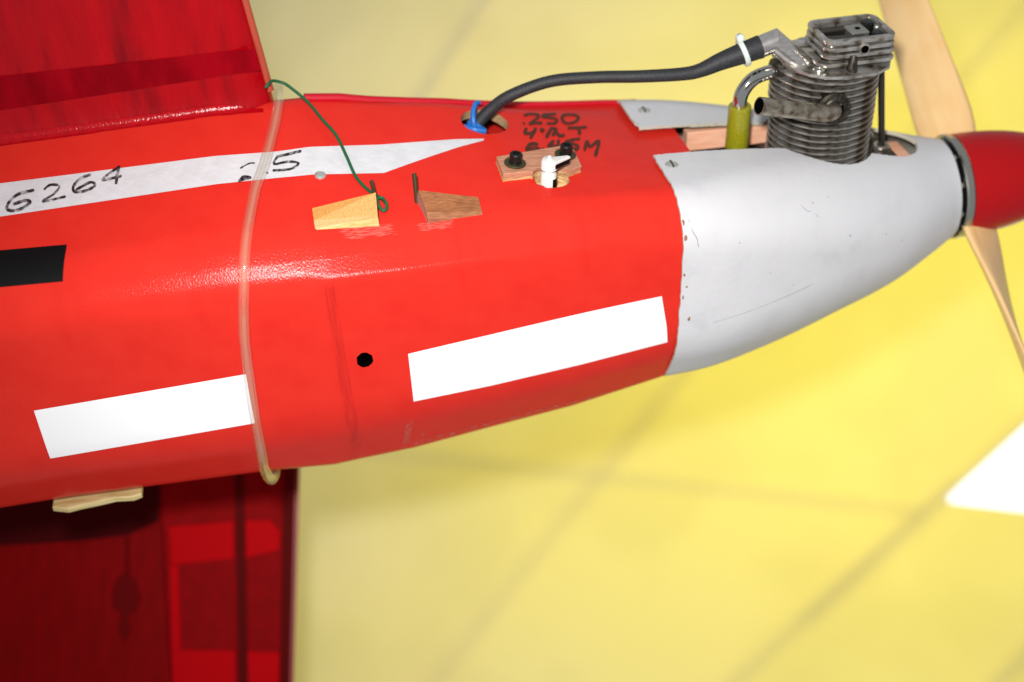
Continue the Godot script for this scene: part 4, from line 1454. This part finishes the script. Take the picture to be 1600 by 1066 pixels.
func wedge(plane: Node3D, called: String, ends: Array, m: Material, cut: Material, tall_right: bool) -> void:
	var st := mb()
	st.set_smooth_group(-1)
	var p := []
	for e in ends:
		var row := []
		for q in e[1]:
			row.append(Vector3(e[0] + (q[2] if q.size() > 2 else 0.0), q[0], q[1]))
		row.append(Vector3(row[3].x, row[3].y - 4.0, row[3].z))
		row.append(Vector3(row[0].x, row[0].y - 4.0, row[0].z))
		p.append(row)
	var mid := Vector3.ZERO
	for r in p:
		for q in r:
			mid += q / 12.0
	for i in 6:
		var k := (i + 1) % 6
		quad(st, p[0][i], p[0][k], p[1][k], p[1][i], (p[0][i] + p[1][k]) / 2.0 - mid)
	for e in 2:
		for i in range(1, 5):
			tri(st, p[e][0], p[e][i], p[e][i + 1], Vector3.LEFT if e == 0 else Vector3.RIGHT)
	var blk := commit(st, called, m, plane)
	# the sawn lower face in front
	st = mb()
	st.set_smooth_group(-1)
	var out := Vector3(0, 0.25, 0.35)
	var a: Vector3 = p[0][0]
	var b: Vector3 = p[1][0]
	var c: Vector3 = p[1][1]
	var d: Vector3 = p[0][1]
	var face := []
	if tall_right:
		face = [a.lerp(b, 0.03), b, c.lerp(b, 0.1), c.lerp(d, 0.35).lerp(b, 0.25), a.lerp(d, 0.25)]
	else:
		face = [a, b.lerp(a, 0.25), c.lerp(d, 0.4).lerp(a, 0.45), d.lerp(a, 0.45)]
	for i in range(1, face.size() - 1):
		tri(st, face[0] + out * 0.4, face[i] + out * 0.4, face[i + 1] + out * 0.4, out)
	for i in face.size():
		var k := (i + 1) % face.size()
		quad(st, face[i] + out * 0.4, face[k] + out * 0.4, face[k] - out, face[i] - out, (face[i] + face[k]) / 2.0 - (face[0] + face[2]) / 2.0)
	commit(st, "sawn_face", cut, blk)
	# end grain
	var tall := 1 if tall_right else 0
	st = mb()
	st.set_smooth_group(-1)
	var push := Vector3(0.12 if tall_right else -0.12, 0, 0.06)
	for i in range(1, 3):
		tri(st, p[tall][0] + push, p[tall][i] + push, p[tall][i + 1] + push, push)
	commit(st, "end_grain", M.dark_grain if tall_right else M.pink_grain, blk)

# ------------------------------------------------------------------ loop of clear tubing round the fuselage
func tubing_loop() -> void:
	var keys := []
	for k in [[-158.3, 273.3], [-162.1, 279.5], [-165.4, 283.9], [-169.0, 293.3], [-171.0, 325.9], [-173.2, 339.4], [-174.1, 348.6], [-174.7, 358.2], [-175.1, 369.1], [-175.6, 385.0]]:
		keys.append(skin(k[0], k[1], 1.75))
	keys.append_array([Vector3(-175.4, -66.0, 29.6), Vector3(-174.6, -69.6, 26.6), Vector3(-173.6, -70.6, 20.0), Vector3(-173, -70.2, 0), Vector3(-172, -69.5, -24), Vector3(-171, -60, -36), Vector3(-168, -40, -41.5), Vector3(-163, 0, -41.5), Vector3(-158.5, 17, -39), Vector3(-156.4, 29.0, -25)])
	keys.append(Vector3(-156.2, 30.2, -20.0))
	keys.append(Vector3(-156.6, 29.2, -15.0))
	keys.append(keys[0])
	var pts := spline(keys, 14)
	var o := Node3D.new()
	o.name = "clear_tubing"
	put(o, self)
	tag(o, "loop of clear plastic tubing stretched round the red fuselage in front of the pylon", "tubing")
	var st := mb()
	tube(st, pts, 1.45, 28, false)
	commit(st, "tube_wall", M.clear_tubing, o)
	st = mb()
	tube(st, pts, 0.62, 22, false, true)
	commit(st, "tube_bore", M.clear_tubing, o)

func release_cord() -> void:
	var st := mb()
	var p := spline([Vector3(-159.5, 33.6, -16.4), Vector3(-158.2, 34.4, -17.4), Vector3(-157.2, 33.9, -19.6), Vector3(-155.2, 32.8, -20.6), Vector3(-153.3, 31.9, -19.6), Vector3(-148.8, 28.8, -15.0), Vector3(-145.5, 26.4, -8.0), Vector3(-142.5, 24.2, -2.0), Vector3(-140.7, 21.4, 5.0), Vector3(-139.1, 18.6, 12.0), Vector3(-136.6, 17.0, 17.0), Vector3(-134.2, 16.8, 21.0), Vector3(-132.8, 16.6, 23.5), Vector3(-132.7, 15.6, 25.0), Vector3(-133.7, 15.2, 25.6), Vector3(-134.7, 16.2, 24.2), Vector3(-134.6, 17.2, 22.4), Vector3(-133.4, 17.0, 22.2), Vector3(-132.9, 16.4, 23.4)], 8)
	tube(st, p, 0.43, 10)
	var o := commit(st, "green_cord", M.green_cord, self)
	tag(o, "thin green cord running from the pylon corner down to a loop at the wooden block", "cord")
